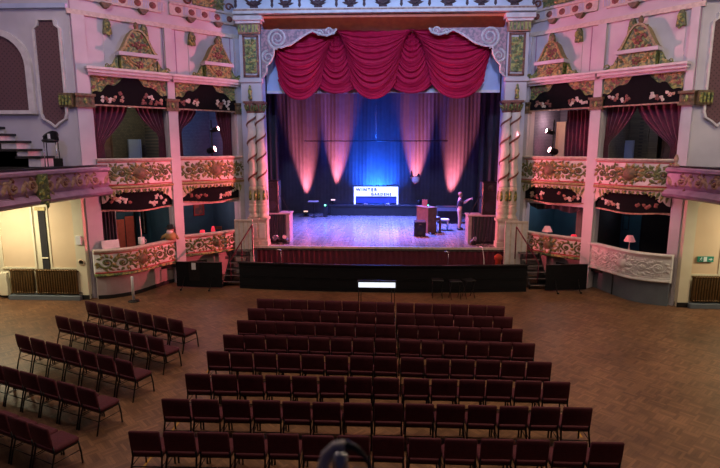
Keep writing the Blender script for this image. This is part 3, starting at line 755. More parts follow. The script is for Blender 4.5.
# ---------------------------------------------------------------- curtains and contents of the upper boxes
drape(WL, .52, 1.6, .50, .78, 6.66, 5.4, 4.0, 6, -.25, 'plum curtain tied back at the left edge of the outer left upper box')
drape(WL, 1.85, 2.84, 2.56, 2.82, 6.66, 5.7, 4.0, 6, -.25, 'plum curtain tied back to the pilaster in the outer left upper box')
drape(WL, 3.24, 4.0, 3.22, 3.38, 6.66, 5.9, 4.0, 4, -.25, 'small plum curtain tied to the middle pilaster, left upper box by the stage')
drape(WL, 4.75, 5.4, 5.0, 5.36, 6.66, 5.5, 4.0, 5, -.3, 'plum curtain hanging behind the pink lamps in the left upper box by the stage')
drape(WR, .38, 1.7, .36, .60, 6.66, 5.3, 4.0, 6, -.25, 'plum curtain tied back at the corner side of the outer right upper box')
drape(WR, 1.7, 2.72, 2.52, 2.70, 6.66, 5.4, 4.0, 6, -.25, 'plum curtain tied back to the middle pilaster in the outer right upper box')
drape(WR, 3.10, 4.3, 0, 0, 6.66, 5.4, 4.0, 8, -.7, 'plum curtain hanging straight across the right upper box by the stage', tie=False)
for T, s0, s1, z0, z1, m_, lb, ct in (
    (WL, 1.05, 1.55, 3.95, 5.9, M_wood, 'narrow brown door standing in the outer left upper box', 'door'),
    (WL, 2.1, 2.55, 3.95, 5.55, M_wallb, 'pale blue board standing inside the outer left upper box', 'board'),
    (WR, 1.1, 1.45, 3.95, 6.6, M_wood, 'tall brown timber post at the rear of the outer right upper box', 'post'),
    (WR, 1.6, 1.95, 3.95, 6.4, M_brick, 'narrow brick pier at the rear of the outer right upper box', 'pier'),
    (WR, 2.4, 2.75, 3.95, 5.5, M_wallb, 'blue-lit board inside the outer right upper box', 'board'),
    (WR, 5.0, 5.38, 3.95, 6.3, M_cream, 'cream panel beside the pink lamps in the right upper box by the stage', 'board')):
    m = MB(T); m.box(s0, s1, -2.1, -2.02, z0, z1); m.box(s0+.05, s1-.05, -2.02, -2.0, z0+.1, z1-.1, 0); m.box(s0, s0+.04, -2.02, -1.97, z0, z1); m.box(s1-.04, s1, -2.02, -1.97, z0, z1)
    tag(m.build({'door': 'narrow_door', 'board': 'standing_board', 'post': 'timber_post', 'pier': 'brick_pier'}[ct], m_), lb, ct)

# pink stage lamps on poles inside the upper boxes
def lamp_tree(T, s, n, aim, nm, tiers):
    t = thing('lamp_stand', 'black lamp stand with glowing pink spotlights in the %s upper box by the stage' % nm, 'stage light', T(s, n, 3.95))
    m = MB(T); m.tube([(s, n, 3.95), (s, n, 6.3)], .025, 8); m.lathe([(.26, 3.95), (.24, 3.98), (.03, 4.0)], s, n, 12); m.build('pole', M_steel, t)
    for k, (z, r) in enumerate(tiers):
        p = Vector(T(s + (.14 if k else -.02), n + .12, z)); d = (Vector(aim) - p).normalized()
        q = MB(); a = d.cross(Vector((0, 0, 1))).normalized(); b = d.cross(a)
        R = []
        for dist, rr in ((-.28, .05), (-.22, r*.9), (0.0, r), (.10, r*1.05), (.10, r*.85), (.04, r*.8)):
            R.append([p + d*dist + (a*cos(2*pi*j/14) + b*sin(2*pi*j/14))*rr for j in range(14)])
        q.rings(R, True, 0, True); h = q.build('lamp_housing', M_steel, t)
        q = MB(); q.rings([[p + d*.085 + (a*cos(2*pi*j/14) + b*sin(2*pi*j/14))*rr for j in range(14)] for rr in (r*.8, r*.4)], True, 0, True)
        g = q.build('lens', M_lampon, h) if False else q.build('lens', M_lampon, t)
        if k == 0 or True:
            if k == 0: light('SPOT', 'box_spot', p + d*.16, aim, 6500, (1.0, .18, .26), .05, 31, .5)
            else: light('SPOT', 'box_spot', p + d*.16, (-6.0 if aim[0] < 0 else 5.9, 19.5, 4.4), 4200, (1.0, .20, .28), .05, 24, .7)
lamp_tree(WL, 4.48, -.10, (9.0, 18.0, 10.4), 'left', ((5.15, .13), (5.95, .10)))
lamp_tree(WR, 4.48, -.10, (-9.3, 17.9, 10.4), 'right', ((5.12, .13), (5.85, .10)))
# local wash of each lamp stand over the side of its own box
for T in (WL, WR):
    p = T(4.75, -.5, 5.3); q = T(5.4, -1.1, 5.3); light('SPOT', 'box_side_spot', p, q, 14, (1.0, .20, .26), .05, 120, .8)

# ---------------------------------------------------------------- contents of the lower boxes
def table_lamp(p, label, r=.13, h=.42, shade=None, base=M_trim):
    t = thing('table_lamp', label, 'lamp', p); x, y, z = p
    MB().lathe([(.07, z), (.07, z+.02), (.025, z+.05), (.035, z+.12), (.015, z+.18), (.015, z+h-.12)], x, y, 12).build('lamp_base', base, t)
    m = MB(); n = 16; R = []
    for rr, zz in ((r, z+h-.22), (r*.78, z+h-.12), (r*.5, z+h), (r*.48, z+h), (r*.76, z+h-.12), (r*.98, z+h-.215)):
        R.append([(x + rr*(1+.05*(k % 2))*cos(2*pi*k/n), y + rr*(1+.05*(k % 2))*sin(2*pi*k/n), zz) for k in range(n)])
    m.rings(R, False, 0, True); m.build('lamp_shade', shade or M_pinkcloth, t)
    return t
def cloth_table(T, s, n, z, r, label):
    c = T(s, n, 0)
    t = thing('round_table', label, 'table', (c[0], c[1], z))
    m = MB(); R = []
    for k, (rr, zz) in enumerate(((.02, z+.70), (r, z+.70), (r+.02, z+.66), (r+.05, z+.4), (r+.07, z+.2))):
        R.append([(c[0] + rr*(1+(.06*sin(9*a) if k > 2 else 0))*cos(a), c[1] + rr*(1+(.06*sin(9*a) if k > 2 else 0))*sin(a), zz) for a in [2*pi*j/36 for j in range(36)]])
    m.rings(R, False, 0, True); m.build('tablecloth', M_cloth, t)
    MB().lathe([(.22, z), (.2, z+.03), (.04, z+.06), (.04, z+.68)], c[0], c[1], 12).build('pedestal', M_wood, t)
    return c
def small_chair(T, s, n, z, label):
    c = T(s, n, z); t = thing('side_chair', label, 'chair', c); x, y, z = c
    MB().cham(x-.2, x+.2, y-.2, y+.2, z+.42, z+.47, .015).build('seat', M_wood, t)
    for a in (-.17, .17):
        for b in (-.17, .17): MB().tube([(x+a, y+b, z), (x+a*.95, y+b*.95, z+.42)], .018, 6).build('leg', M_wood, t)
    m = MB(); m.tube([(x-.17, y+.18, z+.45), (x-.17, y+.2, z+.95)], .018, 6); m.tube([(x+.17, y+.18, z+.45), (x+.17, y+.2, z+.95)], .018, 6)
    m.box(x-.17, x+.17, y+.185, y+.21, z+.82, z+.94); m.box(x-.17, x+.17, y+.185, y+.205, z+.62, z+.68); m.build('backrest', M_wood, t)
def picture(T, s0, s1, n, z0, z1, label, mf, mi_):
    t = thing('framed_picture', label, 'picture', T((s0+s1)/2, n, z0))
    m = MB(T); e = .05
    m.box(s0, s1, n, n+.04, z0, z0+e); m.box(s0, s1, n, n+.04, z1-e, z1); m.box(s0, s0+e, n, n+.04, z0+e, z1-e); m.box(s1-e, s1, n, n+.04, z0+e, z1-e); m.build('frame', mf, t)
    m = MB(T); m.box(s0+e, s1-e, n, n+.015, z0+e, z1-e); m.build('canvas', mi_, t)
zb = .75
M_canv = mat('painting_canvas', (.42, .12, .09), .6, col2=(.16, .10, .10), scale=5, sharp=.1)
M_canv2 = mat('dim_print', (.10, .13, .15), .6, col2=(.30, .26, .20), scale=6, sharp=.1)
cloth_table(WL, 3.8, -1.0, zb+.1, .45, 'round table under a red cloth behind the red lamp, left lower box by the stage')
cloth_table(WL, 4.75, -1.0, zb+.1, .5, 'round table under a red cloth next to the chair, left lower box by the stage')
c = WL(3.95, -.28, 1.62); 
m = MB(WL); m.box(3.3, 4.6, -.55, -.05, 1.48, 1.54); 
tag(m.build('box_shelf', M_wood), 'narrow wooden shelf behind the parapet, left lower box by the stage', 'shelf')
t = thing('red_candle_jar', 'glowing red candle jar on the shelf of the left lower box by the stage', 'candle', WL(4.0, -.25, 1.54)); x, y, z = t['_w']
MB().lathe([(.08, z), (.1, z+.04), (.1, z+.34), (.085, z+.38), (.085, z+.36), (.09, z+.05)], x, y, 14).build('glass', M_glow, t)
MB().lathe([(.06, z+.05), (.06, z+.2), (.01, z+.21)], x, y, 10).build('wax', M_cloth, t)
table_lamp((*WL(4.78, -1.0, 0)[:2], zb+.82), 'small red lamp on the red-clothed table, left lower box by the stage', .09, .34, M_glow)
small_chair(WL, 5.1, -1.4, zb+.1, 'dark wooden side chair by the blue wall, left lower box by the stage')
picture(WL, 4.55, 5.0, -2.28, 2.25, 2.98, 'red framed painting on the blue wall of the left lower box by the stage', M_redp, M_canv)
picture(WL, 2.45, 2.62, -2.28, 1.7, 2.7, 'tall dark framed print on the blue wall of the outer left lower box', M_black, M_canv2)
# outer left lower box: bright doorway panel, paper notice, mug and doll
m = MB(WL); m.box(1.35, 1.40, -2.2, -2.1, .75, 2.75); m.box(2.15, 2.2, -2.2, -2.1, .75, 2.75); m.box(1.35, 2.2, -2.2, -2.1, 2.70, 2.75)
tag(m.build('door_frame', M_black), 'black door frame at the rear of the outer left lower box', 'door frame')
m = MB(WL); m.box(1.42, 1.78, -2.15, -2.1, .8, 2.4); m.box(1.82, 2.13, -2.15, -2.1, .8, 2.5)
tag(m.build('red_door', mat('salmon_red_door', (.62, .13, .09), .6)), 'salmon red double door in the outer left lower box', 'door')
m = MB(WL); m.add([(.34, .28, 1.73), (.86, .34, 1.73), (.86, .26, 2.02), (.34, .2, 2.02), (.34, .27, 1.73), (.86, .33, 1.73), (.86, .25, 2.02), (.34, .19, 2.02)], [(0,1,2,3),(7,6,5,4),(0,4,5,1),(1,5,6,2),(2,6,7,3),(3,7,4,0)])
tag(m.build('paper_notice', M_paper), 'white sheet of paper leaning on the rail of the outer left lower box', 'notice')
x, y, z = WL(1.55, .38, 1.76)
t = thing('white_mug', 'white mug standing on the rail of the outer left lower box', 'mug', (x, y, z))
MB().lathe([(.09, z), (.11, z+.02), (.11, z+.26), (.095, z+.26), (.09, z+.05)], x, y, 16).build('cup', M_paper, t)
MB().tube([(x+.1, y, z+.2), (x+.17, y, z+.18), (x+.17, y, z+.08), (x+.1, y, z+.06)], .015, 6).build('handle', M_paper, t)
x, y, z = WL(1.62, .2, 1.75)
tag(MB().tube([(x, y, z), (x-.01, y, z+.5), (x-.02, y, z+1.0)], [.022, .02, .014], 8).build('tall_candle', M_trim), 'tall thin cream candle behind the white mug, outer left lower box', 'candle')
# soft doll with hat, leaning on the rail
x, y, z = WL(2.66, .10, 1.74)
t = thing('soft_doll', 'soft doll with black hat and white beard leaning on the left lower box rail', 'doll', (x, y, z))
m = MB(); m.lathe([(.10, z), (.2, z+.04), (.22, z+.14), (.17, z+.26), (.08, z+.32)], x, y, 14)
m.tube([(x-.12, y-.05, z+.22), (x-.26, y-.1, z+.14), (x-.34, y-.08, z+.04)], [.06, .055, .04], 8); m.tube([(x+.12, y+.05, z+.22), (x+.24, y+.0, z+.12), (x+.3, y-.02, z+.04)], [.06, .055, .04], 8)
m.build('body', mat('ochre_cloth', (.40, .26, .10), .8), t)
MB().lathe([(.02, z+.28), (.09, z+.31), (.12, z+.38), (.10, z+.46), (.03, z+.49)], x, y, 12).build('head', M_skin, t)
m = MB(); m.lathe([(.02, z+.22), (.09, z+.25), (.12, z+.32), (.10, z+.38), (.02, z+.40)], x-.01, y-.06, 12); m.build('beard', M_paper, t)
MB().lathe([(.2, z+.44), (.2, z+.46), (.12, z+.47), (.11, z+.58), (.08, z+.6)], x, y, 14).build('hat', M_black, t)
# right lower boxes
table_lamp(WR(4.62, -.32, 1.56), 'pink fabric lamp on the sill of the right lower box by the stage', .2, .52)
table_lamp(WR(3.56, -.32, 1.50), 'glowing red lamp at the pilaster end of the right lower box by the stage', .17, .38, M_glow)
m = MB(WR); m.box(3.28, 5.2, -.75, -.08, 1.46, 1.52); tag(m.build('box_shelf', M_wood), 'narrow wooden shelf behind the parapet, right lower box by the stage', 'shelf')
m = MB(WR); m.box(.6, 2.8, -1.1, -.5, 1.40, 1.46); tag(m.build('box_shelf', M_wood), 'dark shelf carrying the pink lamp in the outer right lower box', 'shelf')
table_lamp(WR(1.75, -.7, 1.46), 'pink lamp alone in the dark outer right lower box', .19, .60)
picture(WR, 2.4, 2.65, -2.28, 2.0, 2.6, 'small dim picture on the blue wall of the outer right lower box', M_black, M_canv2)
m = MB(WR); m.box(2.0, 2.8, -2.29, -2.24, .75, 3.1); tag(m.build('blue_wall_panel', M_teal), 'blue painted panel at the back of the outer right lower box', 'panel')
def fn(u, v):
    return (3.24 + 2.1*u, -.2 + .05*sin(u*40), 3.3 - v*(.30 + .25*sin(pi*u)**.5 + .08*sin(u*9)))
mb = MB(WR); mb.grid(fn, 60, 8); tag(mb.build('dark_swag', M_drape), 'dark swagged cloth bunched in the top of the right lower box by the stage', 'curtain')
m = MB(WR); m.grid(lambda u, v: (3.26 + .35*u, -.5 + .04*sin(u*30), 3.2 - 1.7*v), 30, 6); tag(m.build('grey_curtain', M_dado), 'narrow grey curtain at the pilaster end of the right lower box by the stage', 'curtain')
mc = MB(WL); mc.grid(lambda u, v: (.6 + .5*u, -.6 + .04*sin(u*30), 3.0 - 2.2*v), 30, 6); tag(mc.build('dark_curtain', M_drape), 'dark curtain at the corner side of the outer left lower box', 'curtain')

for T, s_, n_, z_, e_, c_ in ((WL, 1.2, -.8, 2.9, 24, (1, .62, .5)), (WL, 4.4, -.7, 2.9, 26, (.9, .45, .5)), (WR, 4.4, -.7, 2.9, 16, (.7, .6, .7)), (WR, 2.2, -1.2, 2.8, 3.5, (.6, .65, .8)),
                              (WL, 1.8, -.9, 6.4, 20, (.8, .75, .6)), (WL, 4.1, -.8, 6.4, 20, (.4, .5, 1)), (WR, 1.8, -.9, 6.4, 16, (.5, .5, .7)), (WR, 5.0, -1.0, 6.3, 26, (1, .5, .45))):
    light('POINT', 'box_fill_light', T(s_, n_, z_), (0, 0, 0), e_, c_, .12)  # added point lights without fixtures, brightening the box interiors

# ---------------------------------------------------------------- proscenium dressing
for sd, nm in ((-1, 'left'), (1, 'right')):
    X = lambda a: (a if sd < 0 else -a - .10)
    def bx(m, a, b, *r):
        a, b = X(a), X(b); m.box(min(a, b), max(a, b), *r); return m
    # upper pilaster
    t = thing('stage_pilaster', 'pilaster with a tall green and gold panel on the %s of the stage arch' % nm, 'pilaster', (X(-5.27), 21.3, 7.0))
    m = MB(); bx(m, -5.68, -4.86, 21.22, 21.4, 7.05, 10.3); bx(m, -5.72, -4.82, 21.14, 21.4, 7.78, 7.92); m.build('shaft', M_wall, t)
    m = MB(); bx(m, -5.45, -5.02, 21.15, 21.22, 8.15, 9.42)
    l = MB(lambda a, b, h: (a, 21.15 - h, b)); R = random.Random(3)
    for q in range(34): leaf(l, X(-5.24) + R.uniform(-.17, .17), R.uniform(8.2, 9.35), R.uniform(0, 6.3), .17, .09, .04, R.choice((1, 2)))
    sub(m, l); m.build('relief_panel', [M_greengold, M_gold, M_green], t)
    m = MB()
    for a, b, z0, z1 in ((-5.55, -5.47, 8.0, 9.55), (-5.0, -4.92, 8.0, 9.55), (-5.55, -4.92, 7.98, 8.06), (-5.55, -4.92, 9.5, 9.58)): bx(m, a, b, 21.17, 21.22, z0, z1)
    m.build('panel_frame', M_rose, t)
    m = MB(); bx(m, -5.70, -4.84, 21.1, 21.4, 9.62, 9.98)
    for k in range(6): bx(m, -5.68+k*.14, -5.60+k*.14, 21.04, 21.1, 9.66, 9.94, 1)
    bx(m, -5.76, -4.78, 21.0, 21.4, 9.98, 10.08, 2); bx(m, -5.82, -4.70, 20.9, 21.4, 10.08, 10.24, 2)
    m.build('capital', [M_tan, M_greengold, M_white], t)
    m = MB(); cx = X(-5.3)
    m.lathe([(.07, 7.12), (.09, 7.16), (.06, 7.3), (.09, 7.45), (.05, 7.55), (.055, 7.62), (.02, 7.68)], cx, 21.12, 10); m.build('statuette', M_greengold, t)
    # twisted columns, front and rear
    for (cx0, cy, wh) in ((-5.30, 21.18, 'outer'), (-4.95, 21.20, 'inner')):
        cx = X(cx0); t = thing('twisted_column', '%s twisted column with red spiral band on the %s of the stage' % (wh, nm), 'column', (cx, cy, 1.2))
        m = MB(); P = [(.21, 3.62), (.17, 3.7), (.205, 3.9), (.20, 6.5), (.17, 6.6)]
        n = 20; R = []
        for i in range(41):
            z = 3.65 + 2.98*i/40; r = .172 if 0 < i < 40 else .15
            R.append([(cx + (r + .018*cos(a - z*8.6))*cos(a), cy + (r + .018*cos(a - z*8.6))*sin(a), z) for a in [2*pi*k/n for k in range(n)]])
        m.rings(R, True, 0, True); m.build('shaft', M_white, t)
        m = MB(); m.tube([(cx + .182*cos(z*8.6+1), cy + .182*sin(z*8.6+1), z) for z in [3.72 + 2.85*i/90 for i in range(91)]], .042, 6); m.build('spiral_band', M_rose, t)
        m = MB(); m.lathe([(.16, 6.58), (.19, 6.62), (.17, 6.68), (.20, 6.85), (.24, 6.95)], cx, cy, 16)
        for k in range(10):
            a = 2*pi*k/10; m.tube([(cx+.16*cos(a), cy+.16*sin(a), 6.66), (cx+.22*cos(a), cy+.22*sin(a), 6.8), (cx+.27*cos(a), cy+.27*sin(a), 6.9)], [.04, .045, .02], 5, 1)
        m.box(cx-.24, cx+.24, cy-.24, cy+.26, 6.95, 7.04); m.build('capital', [M_rose, M_greengold], t)
        m = MB(); m.lathe([(.18, 2.95), (.21, 3.0), (.18, 3.08), (.17, 3.5), (.20, 3.58), (.17, 3.66)], cx, cy, 16)
        for k in range(5):
            a = 2*pi*k/5 + .3; x1, y1 = cx+.17*cos(a), cy+.17*sin(a)
            m.tube([(x1, y1, 3.1), (x1, y1, 3.2), (x1, y1, 3.32), (x1, y1, 3.42), (x1, y1, 3.5)], [.05, .07, .06, .05, .03], 6, 1)
        m.build('figure_drum', [M_trim, M_greengold], t)
        m = MB(); m.lathe([(.24, 2.38), (.25, 2.44), (.18, 2.52), (.20, 2.6), (.24, 2.72), (.18, 2.84), (.22, 2.9), (.18, 2.97)], cx, cy, 16); m.build('base', M_trim, t)
        m = MB(); q = .20; m.box(cx-q, cx+q, cy-q, cy+.2, 1.2, 2.28); m.box(cx-q-.04, cx+q+.04, cy-q-.05, cy+.3, 2.28, 2.38); m.box(cx-q-.02, cx+q+.02, cy-q-.05, cy+.3, 1.2, 1.42)
        m.box(cx-.13, cx+.13, cy-q-.03, cy-q, 1.55, 2.15, 1); m.build('pedestal', [M_trim, M_white], t)
    # white panelled screen at the side of the apron
    a, b = (-5.98, -5.24) if sd < 0 else (4.86, 5.74)
    t = thing('panelled_screen', 'white panelled wooden screen at the head of the %s stage steps' % nm, 'screen', ((a+b)/2, 20.6, 0))
    m = MB(); m.box(a, b, 20.58, 20.64, 0, 2.36); m.build('board', M_white, t)
    m = MB(); n = 4
    for k in range(n+1): x = a + (b-a)*k/n; m.box(max(a, x-.03), min(b, x+.03), 20.55, 20.58, .1, 2.3)
    m.box(a, b, 20.55, 20.58, 2.26, 2.36); m.build('battens', M_trim, t)

# corner scroll brackets
outl = [(0, 9.80), (3.0, 9.80), (2.9, 9.64), (2.62, 9.54), (2.28, 9.62), (2.05, 9.72), (1.65, 9.52), (1.2, 9.22), (.8, 9.11), (.53, 9.12), (.5, 8.82), (.38, 8.59), (.2, 8.4), (.2, 8.16), (0, 7.95)]
for sd, nm in ((-1, 'left'), (1, 'right')):
    f = (lambda a: -4.84 + a) if sd < 0 else (lambda a: 4.74 - a)
    t = thing('scroll_bracket', 'large pale scrolled bracket in the %s upper corner of the stage arch' % nm, 'bracket', (f(1), 21.3, 9.0))
    m = MB(); m.prism([(f(a), z) for a, z in outl], 21.28, 21.42); m.build('field', M_scrollin, t)
    l = MB(lambda a, b, h: (f(a), 21.27 - h, b))
    curl(l, .66, 9.46, .40, -pi*.5, -2.2, .05, .07); curl(l, .27, 8.74, .27, pi*.5, 1.7, .045, .06); curl(l, 2.32, 9.64, .13, 0, 1.4, .03, .05)
    curl(l, 2.72, 9.7, .16, pi, -1.2, .03, .05)
    m = MB(); m.tube([(f(a), 21.24, z) for a, z in outl[1:]], .045, 6); sub(m, l)
    m.build('scroll_ribs', M_scroll, t)

# frieze garlands over the stage
for k in range(-2, 3):
    cx = -.05 + 2.52*k
    f3 = lambda a, b, h: (a, 21.33 - h, b)
    for c, w_, big in ((cx, .66, True), (cx + 1.26, .40, False)):
        if c > 5.4: continue
        t = thing('wide_garland' if big else 'narrow_garland', '%s dark red garland on the white frieze, %s' % ('wide' if big else 'narrow',
            ['nearest the left end', 'second from the left end', 'at the middle of the stage' if big else 'just right of the middle', 'second from the right end' , 'nearest the right end'][k+2]), 'garland', (c, 21.33, 10.6))
        m = MB(); pts = [(c + w_*q/8, 21.29, 10.74 + .75*abs(q/8)**1.9) for q in range(-8, 9)]
        m.tube(pts, [.03 + .03*(1-abs(q)/8) for q in range(-8, 9)], 6)
        l = MB(f3)
        for p in pts[::2]:
            for q in (-1, 1): leaf(l, p[0], p[2], q*1.0 + pi/2*(1 if p[0] > c else 1), .16, .09, .05)
        sub(m, l); m.build('swag', M_garl, t)
        l = MB(f3); flower(l, c, 10.72, .22 if big else .17, .08, 0, 0, 7); leaf(l, c, 10.72, 0.2, .33, .12, .05); leaf(l, c, 10.72, pi-.2, .33, .12, .05); l.build('flower', M_garl, t)
    for q in (-.72, .72):
        m = MB(f3)
        m.add([(cx+q-.02, 10.62, .02), (cx+q+.02, 10.62, .02), (cx+q+.02, 12.0, .02), (cx+q-.02, 12.0, .02), (cx+q-.02, 10.62, 0), (cx+q+.02, 10.62, 0), (cx+q+.02, 12.0, 0), (cx+q-.02, 12.0, 0)], [(0,1,2,3),(7,6,5,4),(0,4,5,1),(1,5,6,2),(2,6,7,3),(3,7,4,0)])
        leaf(m, cx+q, 10.6, pi/2, .3, .12, .04); leaf(m, cx+q, 10.95, -pi/2, .2, .12, .04)
        tag(m.build('frieze_staff', M_garl), 'thin dark staff on the white frieze, %s of the garland %s' % ('left' if q < 0 else 'right', ['nearest the left end', 'second from the left end', 'at the middle', 'second from the right end', 'nearest the right end'][k+2]), 'ornament')

# crimson house curtain gathered into swags
def swag(name, xl0, xr0, xl1, xr1, zt, zl, sag, y, label, folds, pw=1.0, bow=0.0):
    m = MB()
    def fn(u, v):
        vv = v; a = 2*u - 1
        k = vv**pw
        xl = xl0 + (xl1-xl0)*k; xr = xr0 + (xr1-xr0)*k
        ze = zt - (zt-zl)*vv**3.2; zc = zt - .05 - (zt-zl+sag-.05)*vv
        z = ze + (min(zc, ze) - ze)*(1 - abs(a)**2.3)
        fo = sin(vv*2*pi*folds + .5*sin(a*2.1)); fo = fo*(.8+.2*fo)
        d = .085*fo*(1-.35*abs(a)) + .03*sin(vv*2*pi*folds*2.3 + a*3)
        # vertical gathers towards the top
        g = .05*sin(a*22)*(1-vv)**2
        return (xl + (xr-xl)*u, y - .30*(1-a*a)*min(1, vv*2) + d + g, z)
    m.grid(fn, 48, 130)
    # rolled lower hem
    m.tube([fn(i/48, 1.0) for i in range(49)], .06, 6)
    return tag(m.build(name, M_swag), label, 'curtain')
swag('curtain_swag', -2.35, -1.55, -2.75, -1.0, 9.85, 7.85, .42, 21.95, 'narrow crimson curtain swag between the left and centre swags', 9, .9)
swag('curtain_swag', .75, 1.55, .22, 2.0, 9.85, 7.85, .42, 21.95, 'narrow crimson curtain swag between the centre and right swags', 9, .9)
swag('curtain_swag', -4.9, -1.75, -4.25, -2.5, 9.85, 7.95, .78, 21.72, 'broad crimson curtain swag on the left of the stage arch', 9, 1.5)
swag('curtain_swag', -2.05, 1.25, -1.32, .5, 9.85, 7.95, .76, 21.68, 'broad crimson curtain swag at the centre of the stage arch', 9, 1.3)
swag('curtain_swag', .95, 4.78, 1.9, 4.0, 9.85, 7.90, .70, 21.72, 'broad crimson curtain swag on the right of the stage arch', 9, 1.5)
m = MB(); m.box(-4.85, 4.75, 22.15, 22.2, 7.45, 9.9); m.box(-4.85, 4.75, 22.12, 22.15, 7.45, 7.55, 1)
tag(m.build('stage_border', [M_wallb, M_white]), 'pale blue flat border hanging behind the crimson swags', 'border')

# ---------------------------------------------------------------- stage drapes
m = MB(); m.grid(lambda u, v: (-8.2 + 16.4*u, 32.15 + .007*sin(u*2*pi*74 + 1.6*sin(v*4 + u*11)) + .022*sin(u*2*pi*17 + v*2.5), 11.0 - 9.8*v), 520, 14)
tag(m.build('back_curtain', M_back), 'full width pleated dark curtain across the back of the stage', 'curtain')
def masker(x0, x1, y, z1, label, mm=M_drape):
    m = MB(); m.grid(lambda u, v: (x0 + (x1-x0)*u, y + .05*sin(u*2*pi*7), z1 + (1.2-z1)*v), 56, 3)
    tag(m.build('wing_curtain', mm), label, 'curtain')
masker(-6.9, -4.95, 24.5, 9.8, 'black wing curtain behind the left speaker')
masker(-7.4, -5.6, 28.0, 9.8, 'black wing curtain deeper upstage on the left')
masker(4.78, 6.8, 24.5, 9.8, 'black wing curtain behind the right speaker')
masker(4.95, 7.2, 27.5, 9.8, 'black wing curtain deeper upstage on the right')
# flown bar with its lines
t = thing('flown_bar', 'thin black bar hanging on wires in front of the back curtain', 'bar', (-.42, 31.2, 5.6))
MB().tube([(-4.62, 31.2, 5.6), (3.8, 31.2, 5.6)], .028, 8).build('pipe', M_steel, t)
for x in (-.42, 3.68): MB().tube([(x, 31.2, 5.6), (x, 31.2, 10.8)], .012, 5).build('wire', M_chrome if x < 0 else M_steel, t)
MB().lathe([(.05, -4.66), (.06, -4.62), (.05, -4.58)], 31.2, 5.6, 8, 0, 'x').build('end_cap', M_steel, t)
t = thing('hanging_lantern', 'small pale lantern with two dark points hanging before the pink light beam', 'lantern', (1.95, 31.0, 3.1))
m = MB(); m.lathe([(.05, 3.12), (.2, 3.2), (.24, 3.36), (.2, 3.5), (.06, 3.54)], 1.95, 31.2, 12); m.build('body', mat('pink_white_paper', (.8, .55, .52), .6), t)
for x in (1.72, 2.12): MB().lathe([(.12, 3.5), (.07, 3.62), (.015, 3.86 if x < 1.9 else 3.7)], x, 31.2, 8).build('point', M_black, t)
MB().tube([(1.95, 31.2, 3.5), (1.95, 31.2, 5.6)], .008, 5).build('line', M_steel, t)

# platform and lit sign
t = thing('stage_platform', 'long low black platform in front of the back curtain', 'platform', (-.35, 31.1, 1.2))
MB().cham(-3.2, 2.5, 30.75, 31.65, 1.74, 1.86, .015).build('deck', M_black, t)
m = MB(); m.box(-3.15, 2.45, 30.8, 30.84, 1.2, 1.74)
for x in (-3.1, -1.7, -.3, 1.1, 2.35): m.box(x, x+.06, 30.77, 30.8, 1.2, 1.74)
m.build('skirt', M_black, t)
for x in (-3.1, 2.3):
    MB().box(x, x+.08, 31.5, 31.6, 1.2, 1.74).build('leg', M_black, t)
t = thing('lit_sign', 'glowing white box sign lettered WINTER GARDENS on the stage platform', 'sign', (-.4, 31.15, 1.86))
MB().cham(-1.72, .92, 31.08, 31.28, 2.34, 2.90, .01).build('light_box', M_signlit, t)
MB().box(-1.6, .80, 31.14, 31.2, 1.92, 2.34).build('lower_panel', mat('navy_panel', (.03, .06, .25), .5), t)
for x in (-1.72, .84): MB().box(x, x+.09, 31.1, 31.22, 1.86, 2.36).build('leg', M_signlit, t)
m = MB(); R = random.Random(2)
for k in range(24):
    x = -1.66 + k*.108; m.tube([(x, 31.18, 2.9), (x+R.uniform(-.08, .08), 31.16, 2.96+R.uniform(0, .05)), (x+.13, 31.16, 2.95)], [.04, .035, .02], 5)
m.tube([(.2, 31.18, 2.95), (.6, 31.18, 3.02), (.85, 31.18, 3.06)], [.04, .05, .02], 6)
m.build('garland_top', M_black, t)
def text(body, size, x, y, z, m, parent, name):
    cu = bpy.data.curves.new(name, 'FONT'); cu.body = body; cu.size = size; cu.extrude = .006; cu.offset = .014; cu.space_character = 1.35
    o = bpy.data.objects.new(name, cu); C.objects.link(o)
    dg = bpy.context.evaluated_depsgraph_get(); dg.update()
    me = bpy.data.meshes.new_from_object(o.evaluated_get(dg)); C.objects.unlink(o); bpy.data.objects.remove(o)
    me.materials.clear(); me.materials.append(m)
    q = bpy.data.objects.new(name, me); C.objects.link(q); q.parent = parent
    w_ = parent['_w']; q.location = (x - w_[0], y - w_[1], z - w_[2]); q.rotation_euler = (pi/2, 0, 0)
    return q
M_let = mat('blue_black_letters', (.03, .04, .16), .6)
text('WINTER', .27, -1.6, 31.06, 2.64, M_let, t, 'lettering')
text('GARDENS', .22, -.70, 31.06, 2.39, M_let, t, 'lettering')
for x in (-1.0, .3):
    tag(MB().cham(x-.14, x+.14, 30.85, 31.0, 1.86, 1.93, .01).build('floor_lamp_bar', M_chrome), 'small bright bar lamp on the platform under the %s of the sign' % ('left' if x < 0 else 'right'), 'lamp')

# uplights on the stage floor
for k, (x, nmx) in enumerate(((-4.55, 'far left'), (-2.95, 'left end of the platform'), (2.15, 'right end of the platform'), (4.2, 'far right'))):
    zb0 = 1.2 if k in (0, 3) else 1.86; yy = 30.6 if k in (0, 3) else 30.95
    t = thing('uplight', 'small stage uplight below the pink beam, %s' % nmx, 'stage light', (x, yy, zb0))
    m = MB(); m.box(x-.17, x-.14, yy-.04, yy+.04, zb0, zb0+.3); m.box(x+.14, x+.17, yy-.04, yy+.04, zb0, zb0+.3); m.box(x-.17, x+.17, yy-.06, yy+.06, zb0, zb0+.03); m.build('yoke', M_steel, t)
    MB().lathe([(.10, zb0+.05), (.13, zb0+.10), (.13, zb0+.30), (.11, zb0+.30), (.1, zb0+.27)], x, yy, 12).build('can', M_steel, t)
    if k in (0, 1): MB().box(x-.12, x+.12, yy-.15, yy-.12, zb0+.25, zb0+.32).build('front_lens', M_warm_em, t)
